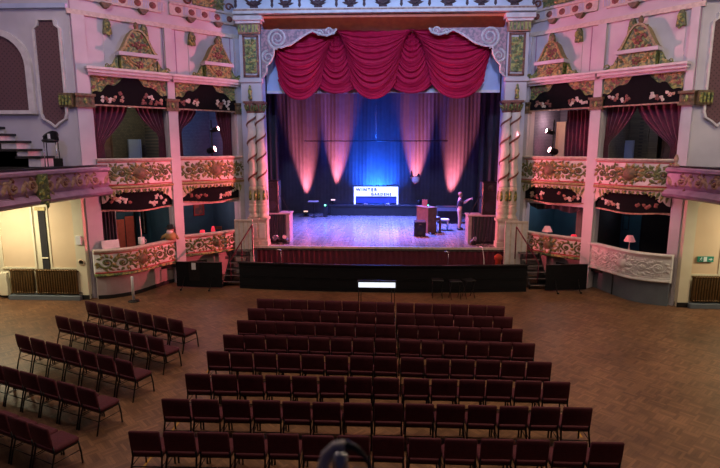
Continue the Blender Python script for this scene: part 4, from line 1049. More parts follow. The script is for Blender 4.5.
for x, nmx in ((-3.35, 'left'), (2.62, 'right')):
    t = thing('indicator_box', 'small black box with a green light by the %s end of the platform' % nmx, 'device', (x, 30.2, 1.2))
    MB().cham(x-.12, x+.12, 30.1, 30.3, 1.2, 1.95, .015).build('case', M_black, t); MB().lathe([(.045, 30.1), (.05, 30.09), (.02, 30.07)], x, 1.9, 10, 0, 'y').build('green_light', M_green_em, t)
t = thing('folding_stand', 'narrow table with one thin leg at the back left of the stage', 'table', (-4.0, 30.0, 1.2))
MB().cham(-4.32, -3.72, 29.8, 30.2, 2.1, 2.16, .01).build('table_top', M_dado, t); m = MB(); m.tube([(-4.0, 30, 1.2), (-4.0, 30, 2.1)], .03, 6); m.lathe([(.22, 1.2), (.2, 1.23), (.03, 1.25)], -4.0, 30, 10); m.build('leg', M_steel, t)

# ---------------------------------------------------------------- speakers, draped risers, stage furniture
def riser(x0, x1, y0, y1, z1, nm):
    t = thing('draped_riser', 'black draped riser carrying the %s speaker' % nm, 'riser', ((x0+x1)/2, (y0+y1)/2, 1.2))
    MB().cham(x0-.04, x1+.04, y0-.04, y1, z1-.06, z1, .01).build('top', M_dado, t)
    s = x1-.14 if nm == 'left' else x0
    MB().box(s, s+.14, y0-.01, y1-.03, 1.2, z1-.06).build('end_board', mat('pinkish_board', (.34, .27, .27), .7), t)
    m = MB(); a, b = (x0, x1-.15) if nm == 'left' else (x0+.15, x1)
    m.grid(lambda u, v: (a+(b-a)*u, y0-.01 + .03*sin(u*2*pi*9 + v*2), z1-.06 - (z1-1.28)*v + .10*v*sin(u*pi)), 60, 6); m.build('cloth', M_drape, t)
    m = MB(); m.box(x0+.02, x1-.02, y0+.06, y1-.05, 1.2, z1-.06); m.build('frame', M_black, t)
riser(-5.1, -3.98, 21.9, 22.75, 2.46, 'left'); riser(3.62, 5.05, 21.9, 22.75, 2.42, 'right')
def speaker(x0, x1, y0, y1, z0, z1, label, handle=True):
    t = thing('speaker', label, 'speaker', ((x0+x1)/2, (y0+y1)/2, z0))
    MB().cham(x0, x1, y0+.03, y1, z0, z1, .02).build('cabinet', M_steel, t)
    m = MB(); m.cham(x0+.03, x1-.03, y0, y0+.03, z0+.04, z1-.04, .008); 
    cx = (x0+x1)/2; w_ = (x1-x0)*.36
    m.lathe([(w_, y0), (w_*.92, y0-.012), (w_*.85, y0-.002)], cx, z0+w_+.1, 20, 0, 'y'); m.lathe([(w_*.5, y0), (w_*.45, y0-.012)], cx, z1-w_*.7-.08, 16, 0, 'y')
    m.build('grille', M_black, t)
    return t
speaker(-5.08, -4.45, 22.0, 22.6, 2.46, 3.84, 'tall black speaker on the left draped riser')
speaker(4.18, 4.9, 22.0, 22.6, 2.42, 3.80, 'tall black speaker on the right draped riser')
speaker(1.45, 1.98, 23.5, 23.95, 1.2, 1.92, 'small brown-black amplifier on the stage floor in front of the piano')
MB_ = MB(); MB_.tube([(3.72, 22.3, 2.43), (4.17, 22.25, 3.2)], .02, 6)
tag(MB_.build('diagonal_strut', M_steel), 'thin diagonal strut leaning against the right speaker', 'strut')
MB_ = MB(); MB_.tube([(-4.05, 22.3, 2.47), (-4.43, 22.25, 3.2)], .015, 6)
tag(MB_.build('diagonal_strut', M_steel), 'thin diagonal strut leaning against the left speaker', 'strut')
# upright piano, turned
def rot(cx, cy, a):
    c, s = cos(a), sin(a)
    return lambda x, y, z: (cx + x*c - y*s, cy + x*s + y*c, z)
T = rot(2.12, 25.0, radians(-58)); t = thing('upright_piano', 'brown upright piano turned side-on near the person on stage', 'piano', (2.12, 25.0, 1.2))
m = MB(T); m.box(-.46, .46, -.25, .25, 1.2, 2.38); m.box(-.50, .50, -.28, .28, 2.38, 2.43); m.build('case', M_wood, t)
m = MB(T); m.box(-.46, .46, .25, .52, 1.78, 1.92); m.box(-.44, -.52, .42, .50, 1.2, 1.78); m.box(.52, .44, .42, .50, 1.2, 1.78); m.build('key_shelf', M_wood, t)
m = MB(T); m.box(-.40, .40, .28, .48, 1.92, 1.94); m.build('keys', M_paper, t)
m = MB(T); m.box(-.3, .1, -.05, -.02, 2.43, 2.75); m.box(-.34, .14, -.07, .0, 2.43, 2.47); m.build('music_desk', M_rose, t)
t = thing('piano_stool', 'pale blue-lit bench beside the upright piano', 'bench', (2.95, 25.6, 1.2))
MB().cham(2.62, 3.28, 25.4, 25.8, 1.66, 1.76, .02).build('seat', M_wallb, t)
for x in (2.66, 3.2):
    for y in (25.44, 25.74): MB().tube([(x, y, 1.2), (x+.01, y, 1.66)], .03, 6).build('leg', M_wallb, t)
t = thing('low_cabinet', 'dark flat-topped cabinet at the back right of the stage', 'cabinet', (3.5, 28, 1.2))
MB().cham(2.9, 4.2, 27.7, 28.4, 2.02, 2.10, .015).build('top', M_black, t); MB().box(2.95, 4.15, 27.75, 28.35, 1.2, 2.02).build('body', M_black, t)
for x in (2.98, 3.57): MB().cham(x, x+.55, 27.72, 27.75, 1.32, 1.96, .008).build('door', M_steel, t)
MB().box(2.9, 4.2, 27.69, 27.71, 1.88, 2.06).build('front_rail', mat('blue_grey_rail', (.10, .16, .30), .5), t)
tag(MB().lathe([(.14, 1.2), (.16, 1.22), (.14, 1.25), (.03, 1.28)], 2.3, 24.35, 12).build('coiled_cable', M_steel), 'small coil of black cable on the stage floor by the piano', 'cable')

# monitors and stands along the stage edge
def wedge(x, y, z, rz, label):
    T = rot(x, y, rz); t = thing('stage_spot', label, 'stage light', (x, y, z))
    m = MB(T); m.prism([(-.13, z), (.13, z), (.13, z+.04), (-.13, z+.04)], -.08, .08); m.tube([(-.13, 0, z+.04), (-.13, 0, z+.22)], .012, 5); m.tube([(.13, 0, z+.04), (.13, 0, z+.22)], .012, 5); m.build('foot', M_steel, t)
    m = MB(T); R = []
    for d, r in ((-.14, .04), (-.11, .09), (.05, .11), (.13, .12), (.12, .09)): R.append([(r*cos(a), -d*.8, z+.22 + d*.55 + r*sin(a)*.8) for a in [2*pi*k/12 for k in range(12)]])
    m.rings(R, True, 0, True); m.build('can', M_chrome, t)
wedge(-4.55, 21.6, 1.2, .3, 'small silver spotlight on the stage edge, left of the pair'); wedge(-4.1, 21.62, 1.2, -.4, 'small silver spotlight on the stage edge, right of the pair')
wedge(3.8, 21.62, 1.2, .8, 'small dark spotlight at the foot of the right riser'); 
m = MB()
for a in (0, 2.1, 4.2): m.tube([(4.35, 21.6, 1.6), (4.35+.3*cos(a), 21.6+.12*sin(a), 1.22)], .015, 5)
tag(m.build('small_tripod', M_steel), 'small black tripod in front of the right riser', 'tripod')
tag(MB().tube([(4.0, 21.3, 1.215), (4.05, 20.9, 1.245), (4.07, 20.84, 1.1), (4.12, 20.84, .8), (4.14, 20.84, .4), (4.14, 20.84, .02)], .014, 5).build('white_cable', M_paper), 'white cable hanging over the front edge of the stage', 'cable')
def pit_lamp(x, y, h, label):
    t = thing('stand_lamp', label, 'lamp', (x, y, 0))
    m = MB(); m.lathe([(.15, 0), (.13, .02), (.02, .03)], x, y, 12); m.tube([(x, y, .02), (x+.02, y, h*.7), (x+.03, y, h)], .012, 6); m.build('stand', M_chrome, t)
    m = MB(); m.tube([(x+.05, y, h-.02), (x-.05, y-.02, h+.03), (x-.13, y-.03, h+.02)], [.03, .045, .04], 8); m.build('shade', M_chrome, t)
pit_lamp(2.6, 20.4, 1.12, 'white gooseneck lamp in the orchestra pit on the right'); pit_lamp(-4.1, 20.4, 1.14, 'silver gooseneck lamp in the orchestra pit on the left')
m = MB(); m.lathe([(.10, 0), (.12, .4), (.11, .86), (.17, .92), (.16, 1.02), (.08, 1.1), (.02, 1.12)], 4.55, 20.2, 12)
tag(m.build('orange_bundle', mat('orange_red_cloth', (.42, .05, .025), .8)), 'rounded orange-red bundle behind the right end of the pit rail', 'bundle')

# ---------------------------------------------------------------- person on the stage
def skin(name, mat_, parent, verts, edges, radii, lv=2):
    me = bpy.data.meshes.new(name); w_ = Vector(parent['_w'])
    me.from_pydata([tuple(Vector(v) - w_) for v in verts], edges, []); me.materials.append(mat_)
    o = bpy.data.objects.new(name, me); C.objects.link(o); o.parent = parent
    sk = o.modifiers.new('skin', 'SKIN')
    for i, r in enumerate(radii):
        rr = r if isinstance(r, tuple) else (r, r); me.skin_vertices[0].data[i].radius = rr
        me.skin_vertices[0].data[i].use_root = (i == 0)
    sk.use_smooth_shade = True
    sb = o.modifiers.new('sub', 'SUBSURF'); sb.levels = lv; sb.render_levels = lv
    o['_w'] = tuple(w_)
    return o
px, py, pz = 3.80, 25.7, 1.2
t = thing('person', 'person in dark T-shirt and khaki trousers holding something up, facing right on stage', 'person', (px, py, pz))
Q = lambda x, y, z: (px + x*1.06, py + y*1.06, pz + z*1.06)   # x: the way they face
V = [Q(0,0,.95), Q(.01,0,1.18), Q(.0,0,1.40), Q(.01,0,1.50), Q(.03,0,1.60), Q(.035,0,1.70)]
E_ = [(0,1),(1,2),(2,3),(3,4),(4,5)]; Rr = [(.13,.15), (.11,.14), (.10,.14), .055, (.09,.075), (.07,.065)]
def chain(start, pts, rs):
    k = start
    for p, r in zip(pts, rs):
        V.append(Q(*p)); Rr.append(r); E_.append((k, len(V)-1)); k = len(V)-1
    return k
chain(4, [(.12, 0, 1.60)], [.018])     # nose
for s in (-1, 1):
    chain(4, [(.02, s*.085, 1.61)], [.02])    # ear
    h = chain(2, [(.0, s*.19, 1.40), (.20, s*.20, 1.26), (.42, s*.10, 1.42), (.49, s*.08, 1.44)], [.055, .045, .032, (.022, .04)])
    for f in range(4):
        dz = .03 - f*.02
        chain(h, [(.54, s*.06, 1.45 + dz), (.58, s*.035, 1.45 + dz), (.575, s*.01, 1.44 + dz)], [.010, .009, .008])
    chain(h, [(.51, s*.03, 1.48), (.54, s*.015, 1.50)], [.011, .009])
    chain(0, [(.0, s*.10, .86), (.03, s*.11, .48), (-.01, s*.11, .09), (.13, s*.12, .035)], [.095, .065, .042, .035])
body = skin('body', M_skin, t, V, E_, Rr)
V2 = [Q(0,0,.98), Q(.01,0,1.18), Q(0,0,1.40), Q(.01, 0, 1.47), Q(0,-.2,1.40), Q(.13,-.21,1.28), Q(0,.2,1.40), Q(.13,.21,1.28)]
skin('t_shirt', M_shirt, t, V2, [(0,1),(1,2),(2,3),(2,4),(4,5),(2,6),(6,7)], [(.15,.18),(.135,.165),(.12,.16),.07,.075,.065,.075,.065])
V3 = [Q(0,0,.95), Q(0,0,1.02), Q(0,-.1,.84), Q(.03,-.11,.48), Q(-.01,-.11,.1), Q(0,.1,.84), Q(.03,.11,.48), Q(-.01,.11,.1)]
skin('trousers', M_khaki, t, V3, [(0,1),(0,2),(2,3),(3,4),(0,5),(5,6),(6,7)], [(.15,.17),(.145,.17),.11,.082,.065,.11,.082,.065])
for s in (-1, 1):
    MB().tube([Q(-.07, s*.115, .05), Q(.05, s*.12, .05), Q(.18, s*.125, .04)], [.05, .055, .03], 8).build('shoe', M_black, t)
MB(lambda x, y, z: Q(x, y, z)).lathe([(.085, 1.60), (.098, 1.66), (.085, 1.73), (.04, 1.765)], .01, 0, 14).build('hair', mat('short_brown_hair', (.34, .17, .12), .7), t)
tag(MB().cham(px+.585, px+.61, py-.09, py+.09, pz+1.47, pz+1.60, .004).build('held_phone', M_skin if False else M_dado), 'small pale device held up by the person on stage', 'phone')

# ---------------------------------------------------------------- orchestra pit rail, steps, barriers
def ry(x): return 18.42 + .35*(abs(x)/5.3)**2
t = thing('pit_rail', 'long curved black orchestra pit rail across the front of the stage', 'rail', (0, 18.45, 0))
for k in range(9):
    x0 = -5.35 + k*10.65/9; x1 = x0 + 10.65/9; m = MB(); R = []
    for i in range(5):
        x = x0 + (x1-x0)*i/4; R.append([(x, ry(x), .0), (x, ry(x), .97), (x, ry(x)+.05, .97), (x, ry(x)+.05, .0)])
    m.rings(R, True, 0, False)
    for z0, z1 in ((.12, .16), (.44, .47), (.50, .53), (.82, .86)):
        R = []
        for i in range(5):
            x = x0 + .12 + (x1-x0-.24)*i/4; R.append([(x, ry(x)-.015, z0), (x, ry(x)-.015, z1), (x, ry(x), z1), (x, ry(x), z0)])
        m.rings(R, True, 0, False)
    m.build('panel', M_rail, t)
m = MB(); R = []
for i in range(41):
    x = -5.38 + 10.7*i/40; R.append([(x, ry(x)-.05, .97), (x, ry(x)-.05, 1.02), (x, ry(x)+.10, 1.02), (x, ry(x)+.10, .97)])
m.rings(R, True, 0, False); m.build('coping', M_steel, t)
m = MB()
for x in (-3.9, -1.3, 1.3, 2.6, 4.1): m.tube([(x, ry(x)-.03, 0), (x, ry(x)-.03, .97)], .015, 6)
pass
for sd, nm in ((-1, 'left'), (1, 'right')):
    X = lambda a: a*(-sd) if sd > 0 else a
    t = thing('stage_steps', 'black steps with pale edges leading up to the %s of the stage' % nm, 'steps', (X(-5.65), 19.8, 0))
    off = 0 if sd < 0 else -.12
    for k in range(6):
        a, b = X(-6.12 + off + .03*k), X(-5.42 + off + .03*k); y0 = 19.05 + .25*k; z = .19*(k+1)
        m = MB(); m.box(min(a, b), max(a, b), y0, y0+.27, z-.04, z); m.box(min(a, b), max(a, b), y0-.012, y0, z-.03, z-.005, 1); m.build('tread', [M_steel, M_dado], t)
    m = MB()
    for e in (-6.12, -5.44):
        a = X(e+off+.05); m.prism([(0, 0)], 0, 0) if False else None
        P = [(a-.02, 19.1, 0), (a-.02, 20.5, 0), (a-.02, 20.5, 1.12), (a-.02, 20.3, 1.12), (a-.02, 19.1, .15)]; P += [(x+.04, y, z) for x, y, z in P]
        m.add(P, [(0,1,2,3,4), (9,8,7,6,5), (0,5,6,1), (1,6,7,2), (2,7,8,3), (3,8,9,4), (4,9,5,0)])
    m.build('stringer', M_black, t)
    a1, a0 = X(-5.20+off*.2), X(-5.80+off*.2)
    t2 = thing('handrail', 'dark red sloping handrail of the %s stage steps' % nm, 'handrail', (a1, 20.3, 1.0)) if False else t
    m = MB(); m.tube([(a0, 19.2, .98), ((a0+a1)/2, 19.75, 1.6), (a1, 20.3, 2.18)], .028, 8); m.tube([(a1, 20.3, .9), (a1, 20.3, 2.18)], .025, 8); m.tube([((a0+a1)/2, 19.75, .5), ((a0+a1)/2, 19.75, 1.6)], .022, 8); m.tube([(a0, 19.2, .1), (a0, 19.2, .98)], .022, 8)
    m.build('handrail', M_maroon, t)
def barrier(x0, y0, x1, y1, label, notice=False):
    L_ = hypot(x1-x0, y1-y0); a = atan2(y1-y0, x1-x0); T = rot(x0, y0, a)
    t = thing('barrier_panel', label, 'barrier', ((x0+x1)/2, (y0+y1)/2, 0))
    m = MB(T); m.box(0, L_, 0, .05, .05, .98); m.build('panel', M_rail, t)
    m = MB(T); m.box(0, L_, -.02, .07, .98, 1.01); m.build('cap', M_steel, t)
    for q in (.35, L_-.35):
        m = MB(T); m.tube([(q, -.02, .45), (q-.03, -.28, .05), (q-.03, -.36, .03)], .018, 6); m.tube([(q, .06, .3), (q, .3, .03)], .018, 6); m.lathe([(.03, 0), (.045, .02), (.03, .06)], q-.03, -.36, 8); m.build('foot', M_steel, t)
    return T, t
T, tb = barrier(-7.75, 18.75, -5.98, 18.66, 'black freestanding barrier panel with a white notice, left of the steps')
m = MB(T); m.box(.62, .78, -.012, 0, .72, .98); tag(m.build('a4_notice', M_paper), 'white notice pinned on the black barrier panel left of the steps', 'notice')
m = MB(T); m.box(.5, .92, -.006, 0, .3, 1.0); m.build('taped_frame', M_steel, tb)
barrier(6.0, 18.8, 7.55, 19.0, 'black freestanding barrier panel right of the right-hand steps')
barrier(-6.2, 18.80, -5.85, 18.82, 'short black barrier panel between the notice panel and the left steps') if False else None
# things right in front of the rail
t = thing('display_stand', 'black stand with a glowing pale blue strip screen before the pit rail', 'stand', (-.2, 16.7, 0))
MB().box(-.78, .44, 16.70, 16.74, .66, .82).build('screen', M_signlit, t); MB().cham(-.82, .48, 16.74, 16.86, .60, .88, .01).build('case', M_black, t)
for x in (-.78, -.70, .32, .42): MB().tube([(x, 16.8, 0), (x, 16.8, .62)], .013, 6).build('leg', M_steel, t)
proto_st = None
for i, (x, y) in enumerate(((1.95, 17.9), (2.55, 17.75), (3.05, 17.9))):
    lb = 'dark folding stool in front of the pit rail, %s of the three' % ['leftmost', 'middle', 'rightmost'][i]
    if proto_st is None:
        t = thing('folding_stool', lb, 'stool', (x, y, 0), 'stools before the pit rail')
        MB().cham(x-.2, x+.2, y-.17, y+.17, .62, .66, .01).build('seat', M_black, t)
        for a in (-.17, .17):
            m = MB(); m.tube([(x+a, y-.16, 0), (x+a, y+.14, .62)], .012, 6); m.build('leg', M_steel, t); m = MB(); m.tube([(x+a, y+.16, 0), (x+a, y-.14, .62)], .012, 6); m.build('leg', M_steel, t)
        proto_st = t
    else: dup(proto_st, (x, y, 0), .2*i, lb)
t = thing('bollard', 'white post on a dark base in front of the left box dado', 'post', (-8.55, 16.95, 0))
MB().lathe([(.045, .04), (.045, .86), (.035, .88)], -8.55, 16.95, 14).build('post', M_paper, t); MB().lathe([(.19, 0), (.18, .03), (.05, .05)], -8.55, 16.95, 16).build('base', M_black, t)

# ---------------------------------------------------------------- radiators and fittings under the circle
def radiator(x0, x1, label):
    t = thing('radiator', label, 'radiator', ((x0+x1)/2, 17.1, .16)); m = MB(); n = max(6, int((x1-x0)/.085)); p = (x1-x0)/n
    for k in range(n):
        x = x0 + (k+.5)*p
        for y in (17.04, 17.14): m.tube([(x, y, .2), (x, y, .26), (x, y, 1.0), (x, y, 1.07)], [.015, .032, .032, .015], 6)
        m.tube([(x, 17.0, .24), (x, 17.18, .24)], .03, 6); m.tube([(x, 17.0, 1.03), (x, 17.18, 1.03)], .03, 6)
    m.build('sections', M_rad, t)
    m = MB(); m.box(x0-.02, x1+.02, 17.07, 17.11, .22, .27); m.box(x0-.02, x1+.02, 17.07, 17.11, .98, 1.03); m.build('pipes', M_rad, t)
    m = MB(); m.tube([(x1+.02, 17.09, .25), (x1+.08, 17.09, .25), (x1+.08, 17.09, .1)], .02, 6); m.build('valve', M_chrome, t)
radiator(-12.92, -12.1, 'narrower bronze column radiator on the left plinth'); radiator(-12.0, -10.52, 'wider bronze column radiator on the left plinth, next to the corner pier')
radiator(10.22, 11.8, 'bronze column radiator under the exit sign on the right')
for x0, x1, nm in ((-12.98, -10.42, 'left'), (10.12, 12.2, 'right')):
    tag(MB().cham(x0, x1, 16.92, 17.24, 0, .16, .01).build('radiator_plinth', M_grey), 'dark blue-grey plinth under the %s radiators' % nm if nm == 'left' else 'dark blue-grey plinth under the right radiator', 'plinth')
tag(MB().cham(-13.35, -13.05, 17.0, 17.2, .12, .95, .03).build('storage_heater', M_cream), 'cream wall unit left of the narrow radiator', 'heater')
t = thing('exit_sign', 'green and white emergency exit sign above the right radiator', 'sign', (10.62, 17.2, 1.5))
M_eg = mat('exit_green', (.02, .28, .20), .5); M_ew = mat('exit_white', (.75, .88, .86), .5)
MB().box(10.37, 10.88, 17.2, 17.24, 1.52, 1.70).build('plate', M_eg, t)
m = MB(); m.box(10.55, 10.66, 17.19, 17.2, 1.53, 1.69); m.build('door_symbol', M_ew, t)
m = MB(); m.prism([(10.72, 1.595), (10.78, 1.595), (10.78, 1.56), (10.84, 1.61), (10.78, 1.66), (10.78, 1.625), (10.72, 1.625)], 17.19, 17.2); m.build('arrow', M_ew, t)
m = MB(); m.tube([(10.41, 17.19, 1.56), (10.45, 17.19, 1.60), (10.47, 17.19, 1.64)], .01, 5); m.tube([(10.45, 17.19, 1.60), (10.50, 17.19, 1.57)], .01, 5); m.tube([(10.42, 17.19, 1.63), (10.47, 17.19, 1.635), (10.51, 17.19, 1.62)], .008, 5); m.lathe([(.015, 17.185), (.015, 17.2)], 10.485, 1.67, 8, 0, 'y'); m.build('running_figure', M_ew, t)
tag(MB().cham(-10.47, -10.28, 17.03, 17.1, 1.95, 2.25, .01).build('switch_box', M_paper), 'white switch box on the cream pier beside the left lower box', 'switch')
m = MB(); m.lathe([(.11, 17.1), (.11, 17.08), (.085, 17.06), (.08, 17.1)], -10.36, 1.32, 18, 0, 'y')
tag(m.build('oval_plate', M_salmon), 'small round plate on the cream pier below the switch box', 'plate')

# ---------------------------------------------------------------- circle fronts running towards the camera
for sd, nm, X0 in ((-1, 'left', -9.75), (1, 'right', 9.65)):
    y0, y1 = 3.0, 17.35
    ycurve = interp([(3.0, 0), (12, 0), (14, .02), (15.6, .08), (16.6, .14), (17.1, .28), (17.35, .42)])
    T = lambda a, h, z, X0=X0, sd=sd: (X0 - sd*(h + ycurve(a)), a, z)
    t = thing('circle_front', 'mauve circle balcony front with tan scrollwork running along the %s side' % nm, 'balcony', (X0, 10, 3.6))
    def sweep(pr, m_=0):
        m = MB(T); R = []
        for i in range(41):
            a = y0 + (y1-y0)*i/40; R.append([(a, q, z) for q, z in pr])
        m.rings(R, True, 0, False); return m
    sweep([(-.15, 3.92), (-.02, 3.92), (.05, 4.05), (.02, 4.42), (-.15, 4.42)]).build('panel', M_mauve, t)
    sweep([(-.2, 4.42), (.02, 4.42), (.10, 4.48), (.10, 4.56), (.05, 4.6), (-.2, 4.6)]).build('top_rail', M_mauve, t)
    sweep([(-.2, 4.6), (.03, 4.6), (.03, 4.66), (-.2, 4.66)]).build('arm_rest', M_black, t)
    sweep([(-.2, 3.62), (.0, 3.62), (.12, 3.68), (.15, 3.76), (.08, 3.86), (0, 3.92), (-.2, 3.92)]).build('lower_moulding', M_mauve, t)
    l = MB(lambda a, b, h: T(a, .04 + h, b)); R = random.Random(4)
    n = 19
    for i in range(n):
        c = 16.85 - i*.72
        if c < 4: break
        curl(l, c, 4.17, .20, R.uniform(0, 6), 1.3, .045, .06, 0)
        leaf(l, c+.30, 3.98, pi*.35, .42, .16, .07, 0); leaf(l, c-.28, 4.36, -pi*.3, .34, .13, .06, 0)
        leaf(l, c+.06, 4.3, pi*.7, .2, .12, .06, 1); flower(l, c, 4.17, .09, .08, 1, 0)
        for q in range(4): leaf(l, c+R.uniform(-.3, .3), R.choice((3.98, 4.36)), R.uniform(0, 6), .18, .09, .05, R.choice((0, 1)))
    l.build('scrollwork', [M_tan, M_rose], t)
    for yc in (14.35, 11.0, 7.7):
        m = MB(T); m.prism([(yc-.2, 3.66), (yc+.2, 3.66), (yc+.22, 4.0), (yc+.18, 4.5), (yc-.18, 4.5), (yc-.22, 4.0)], .05, .14)
        l = MB(lambda a, b, h: T(a, .14 + h, b)); R2 = random.Random(1)
        for q in range(16): leaf(l, yc+R2.uniform(-.16, .16), R2.uniform(3.7, 4.5), -pi/2+R2.uniform(-1, 1), .2, .11, .06, 1)
        sub(m, l); m.build('console', [M_green, M_greengold], t)

# steps and stool on the left circle
t = thing('tier_steps', 'white steps with black treads climbing the left circle', 'steps', (-11.8, 16.5, 4.62))
for k, (xa, xb, zt_) in enumerate(((-11.8, -11.0, 4.93), (-12.3, -11.4, 5.16), (-12.7, -11.75, 5.42), (-13.1, -12.25, 5.65), (-13.6, -12.6, 5.88))):
    MB().box(xa-.0, xb, 16.42, 17.1, 4.62, zt_-.05).build('riser', M_white, t)
    MB().box(xa-.0, xb+.05, 16.36, 17.1, zt_-.05, zt_+.03).build('tread', M_black, t)
t = thing('bar_stool', 'black shell stool with pale thin legs standing on the left circle', 'stool', (-10.58, 16.36, 4.62))
x, y = -10.58, 16.36
for a in (-.21, .21):
    for b in (-.05, .1): MB().tube([(x+a, y+b, 4.62), (x+a*.9, y+b*.8, 5.4)], .014, 6).build('leg', M_chrome if b < 0 else M_steel, t)
m = MB(); m.lathe([(.08, 5.38), (.22, 5.40), (.25, 5.46), (.2, 5.5)], x, y, 16); m.build('seat', M_black, t)
m = MB(); m.grid(lambda u, v: (x + .26*cos(pi*(.0+u))*(1-.12*v), y + .02 + .2*sin(pi*u), 5.46 + .28*v*(.35+.65*sin(pi*u))), 16, 5); m.grid(lambda u, v: (x + .23*cos(pi*(.0+u))*(1-.12*v), y + .0 + .18*sin(pi*u), 5.46 + .28*v*(.35+.65*sin(pi*u))), 16, 5); m.tube([(x + .25*cos(pi*u/16)*.9, y+.01+.19*sin(pi*u/16), 5.46+.28*(.35+.65*sin(pi*u/16))) for u in range(17)], .03, 6); m.build('back_shell', M_black, t)
MB().cham(x+.02, x+.10, y-.16, y-.12, 5.50, 5.66, .01).build('white_label', M_paper, t)
tag(MB().cham(-10.38, -10.08, 16.1, 16.14, 4.62, 4.9, .01).build('wire_holder', M_steel), 'small dark rail by the plum curtain at the left circle end', 'rail')
x, y = 9.2, 16.9
tag(MB().lathe([(.12, 4.66), (.1, 4.7), (.04, 4.74), (.07, 4.9), (.03, 5.02)], x, y, 10).build('small_statuette', M_tan), 'small dark statuette where the right circle meets the boxes', 'ornament')
m = MB(); m.cham(-12.55+23.9, -12.3+23.9, 16.2, 16.4, 4.62, 4.8, .01)
tag(m.build('dark_case', M_black), 'small dark case on the right circle', 'case')

# ---------------------------------------------------------------- stalls chairs
def make_chair():
    t = thing('stacking_chair', 'x', 'chair', (0, 0, 0))
    w = .245
    m = MB(); R = []
    for z, i in ((.40, .03), (.415, .0), (.455, -.005), (.48, .012), (.49, .04)):
        a, b, d, e = -w+i, w-i, -.20+i, .24-i; k = .03
        R.append([(a+k,d,z),(b-k,d,z),(b,d+k,z),(b,e-k,z),(b-k,e,z),(a+k,e,z),(a,e-k,z),(a,d+k,z)])
    m.rings(R, True, 0, True); m.build('seat', M_fabric, t)
    m = MB(); R = []
    for q, (z, th) in enumerate(((.515, .012), (.525, .028), (.62, .035), (.78, .033), (.855, .028), (.872, .012))):
        yc = -.215 - (z-.5)*.13; ww = w - (.012 if q in (0, 5) else 0)
        R.append([(-ww, yc-th*.5, z), (-ww+.02, yc-th, z), (ww-.02, yc-th, z), (ww, yc-th*.5, z), (ww, yc+th*.3, z), (ww-.03, yc+th*.8, z), (-ww+.03, yc+th*.8, z), (-ww, yc+th*.3, z)])
    m.rings(R, True, 0, True); m.build('backrest', M_fabric, t)
    for s in (-1, 1):
        MB().tube([(s*(w-.01), .21, .42), (s*(w-.0), .24, .2), (s*(w+.0), .25, 0)], .016, 6).build('leg', M_steel, t)
        MB().tube([(s*(w-.01), -.215, .53), (s*(w-.01), -.20, .40), (s*(w), -.26, .2), (s*(w), -.31, 0)], .016, 6).build('leg', M_steel, t)
    m = MB(); m.tube([(-w, -.245, .25), (w, -.245, .25)], .009, 5); m.tube([(-w, -.24, .25), (-w, .235, .25)], .008, 5); m.tube([(w, -.24, .25), (w, .235, .25)], .008, 5); m.box(-w, w, -.19, .22, .385, .402)
    m.build('stretcher', M_steel, t)
    return t
proto = [make_chair()]
ORD = ['first', 'second', 'third', 'fourth', 'fifth', 'sixth', 'seventh', 'eighth', 'ninth', 'tenth', 'eleventh', 'twelfth', 'thirteenth', 'fourteenth']
def put(loc, rz, label, group):
    if proto[0] is not None and proto[0]['label'] == 'x':
        c = proto[0]; c.location = loc; c.rotation_euler = (0, 0, rz); c['label'] = label; c['group'] = group
    else: dup(proto[0], loc, rz, label, group)
rows = [(14.56, 14.16, -3.66, 3.46), (13.66, 13.20, -3.69, 3.44), (12.65, 12.29, -3.71, 3.46), (11.61, 11.34, -3.76, 3.49), (10.59, 10.32, -3.82, 3.54), (9.44, 9.41, -3.87, 3.59), (8.43, 8.40, -3.90, 3.62), (7.36, 7.36, -3.98, 3.68)]
rj = random.Random(11)
for r, (yl, yr, xa, xb) in enumerate(rows):
    gap = .045 if r < 6 else 0.0; ra = atan2(yr-yl, xb-xa); p = (xb - xa - gap)/14
    for k in range(14):
        x = xa + (k+.5)*p + (gap if k >= 8 else 0)
        put((x + rj.uniform(-.006, .006), yl + (yr-yl)*(x-xa)/(xb-xa) + .26 + rj.uniform(-.015, .015), 0), ra + rj.uniform(-.015, .015), "maroon chair, %s from left in the centre block's %s row from the stage" % (ORD[k], ORD[r]), 'chairs of the centre block')
lrows = [((-8.60, 14.16), (-5.07, 12.51), 7), ((-8.64, 12.84), (-5.03, 11.25), 7), ((-8.74, 11.46), (-5.11, 9.92), 7), ((-8.72, 10.06), (-5.17, 8.64), 7), ((-7.70, 8.40), (-5.20, 7.33), 5)]
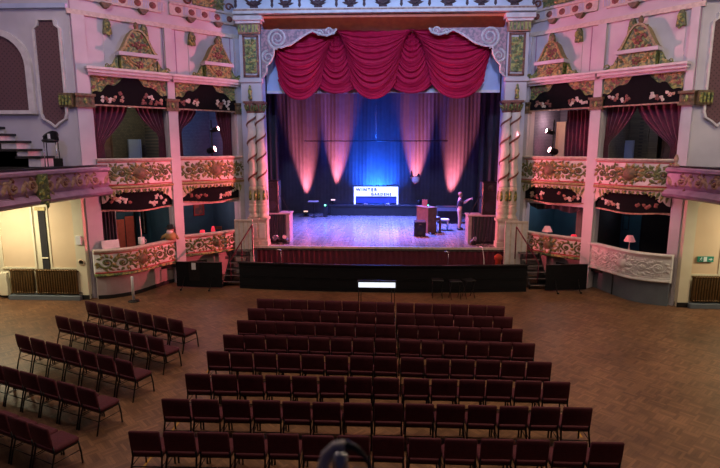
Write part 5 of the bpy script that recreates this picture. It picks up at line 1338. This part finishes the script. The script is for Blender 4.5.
for r, (a, b, n) in enumerate(lrows):
    ex, ey = b[0]-a[0], b[1]-a[1]; L_ = hypot(ex, ey); ex /= L_; ey /= L_; al = atan2(ey, ex)
    for k in range(n):
        q = (k+.5)*L_/n; x = a[0] + ex*q - ey*.26; y = a[1] + ey*q + ex*.26
        put((x, y, 0), al + rj.uniform(-.02, .02), 'maroon chair, %s from the aisle end in the %s slanted left row from the stage' % (ORD[n-1-k], ORD[r]), 'chairs of the slanted left block')
# yellow tape along the aisles, glimpsed between the rows
for i, (x, y0, y1, w_) in enumerate(((-3.94, 7.7, 8.2, 'beside the eighth row'), (-3.91, 8.75, 9.35, 'beside the seventh row'), (-4.12, 11.4, 11.8, 'beside the fourth row'), (3.68, 8.95, 9.25, 'at the right end of the seventh row'))):
    tag(MB().box(x-.02, x+.02, y0, y1, .0, .003).build('tape_strip', M_stripe), 'strip of yellow floor tape %s' % w_, 'tape')

# ---------------------------------------------------------------- fitting just in front of the camera
t = thing('gooseneck_fitting', 'curved metal fitting rising at the bottom centre, close to the camera', 'fitting', (-.09, .9, 4.55))
pts = [(-.118, .9, 4.55), (-.112, .9, 4.64), (-.102, .9, 4.672), (-.085, .9, 4.690), (-.068, .9, 4.696)]
MB().tube(pts, [.012, .012, .0125, .012, .010], 10).build('arm', M_scroll, t)
MB().tube([(-.068, .9, 4.696), (-.048, .9, 4.69), (-.03, .9, 4.672), (-.015, .9, 4.64), (-.01, .9, 4.60)], [.010, .007, .005, .004, .004], 8).build('cable', M_steel, t)
MB().lathe([(.012, 4.655), (.015, 4.66), (.014, 4.685), (.008, 4.69)], -.075, .885, 10).build('knuckle', M_chrome, t)
t = thing('blue_edged_ledge', 'dark ledge with a blue edge at the very bottom of the view', 'ledge', (-.01, .93, 4.5))
MB().cham(-.055, .035, .90, .915, 4.55, 4.640, .002).build('body', M_black, t)
MB().box(-.055, .035, .897, .90, 4.634, 4.642).build('blue_edge', mat('blue_plastic', (.08, .10, .8), .4), t)

for o in bpy.data.objects:
    if '_w' in o: del o['_w']
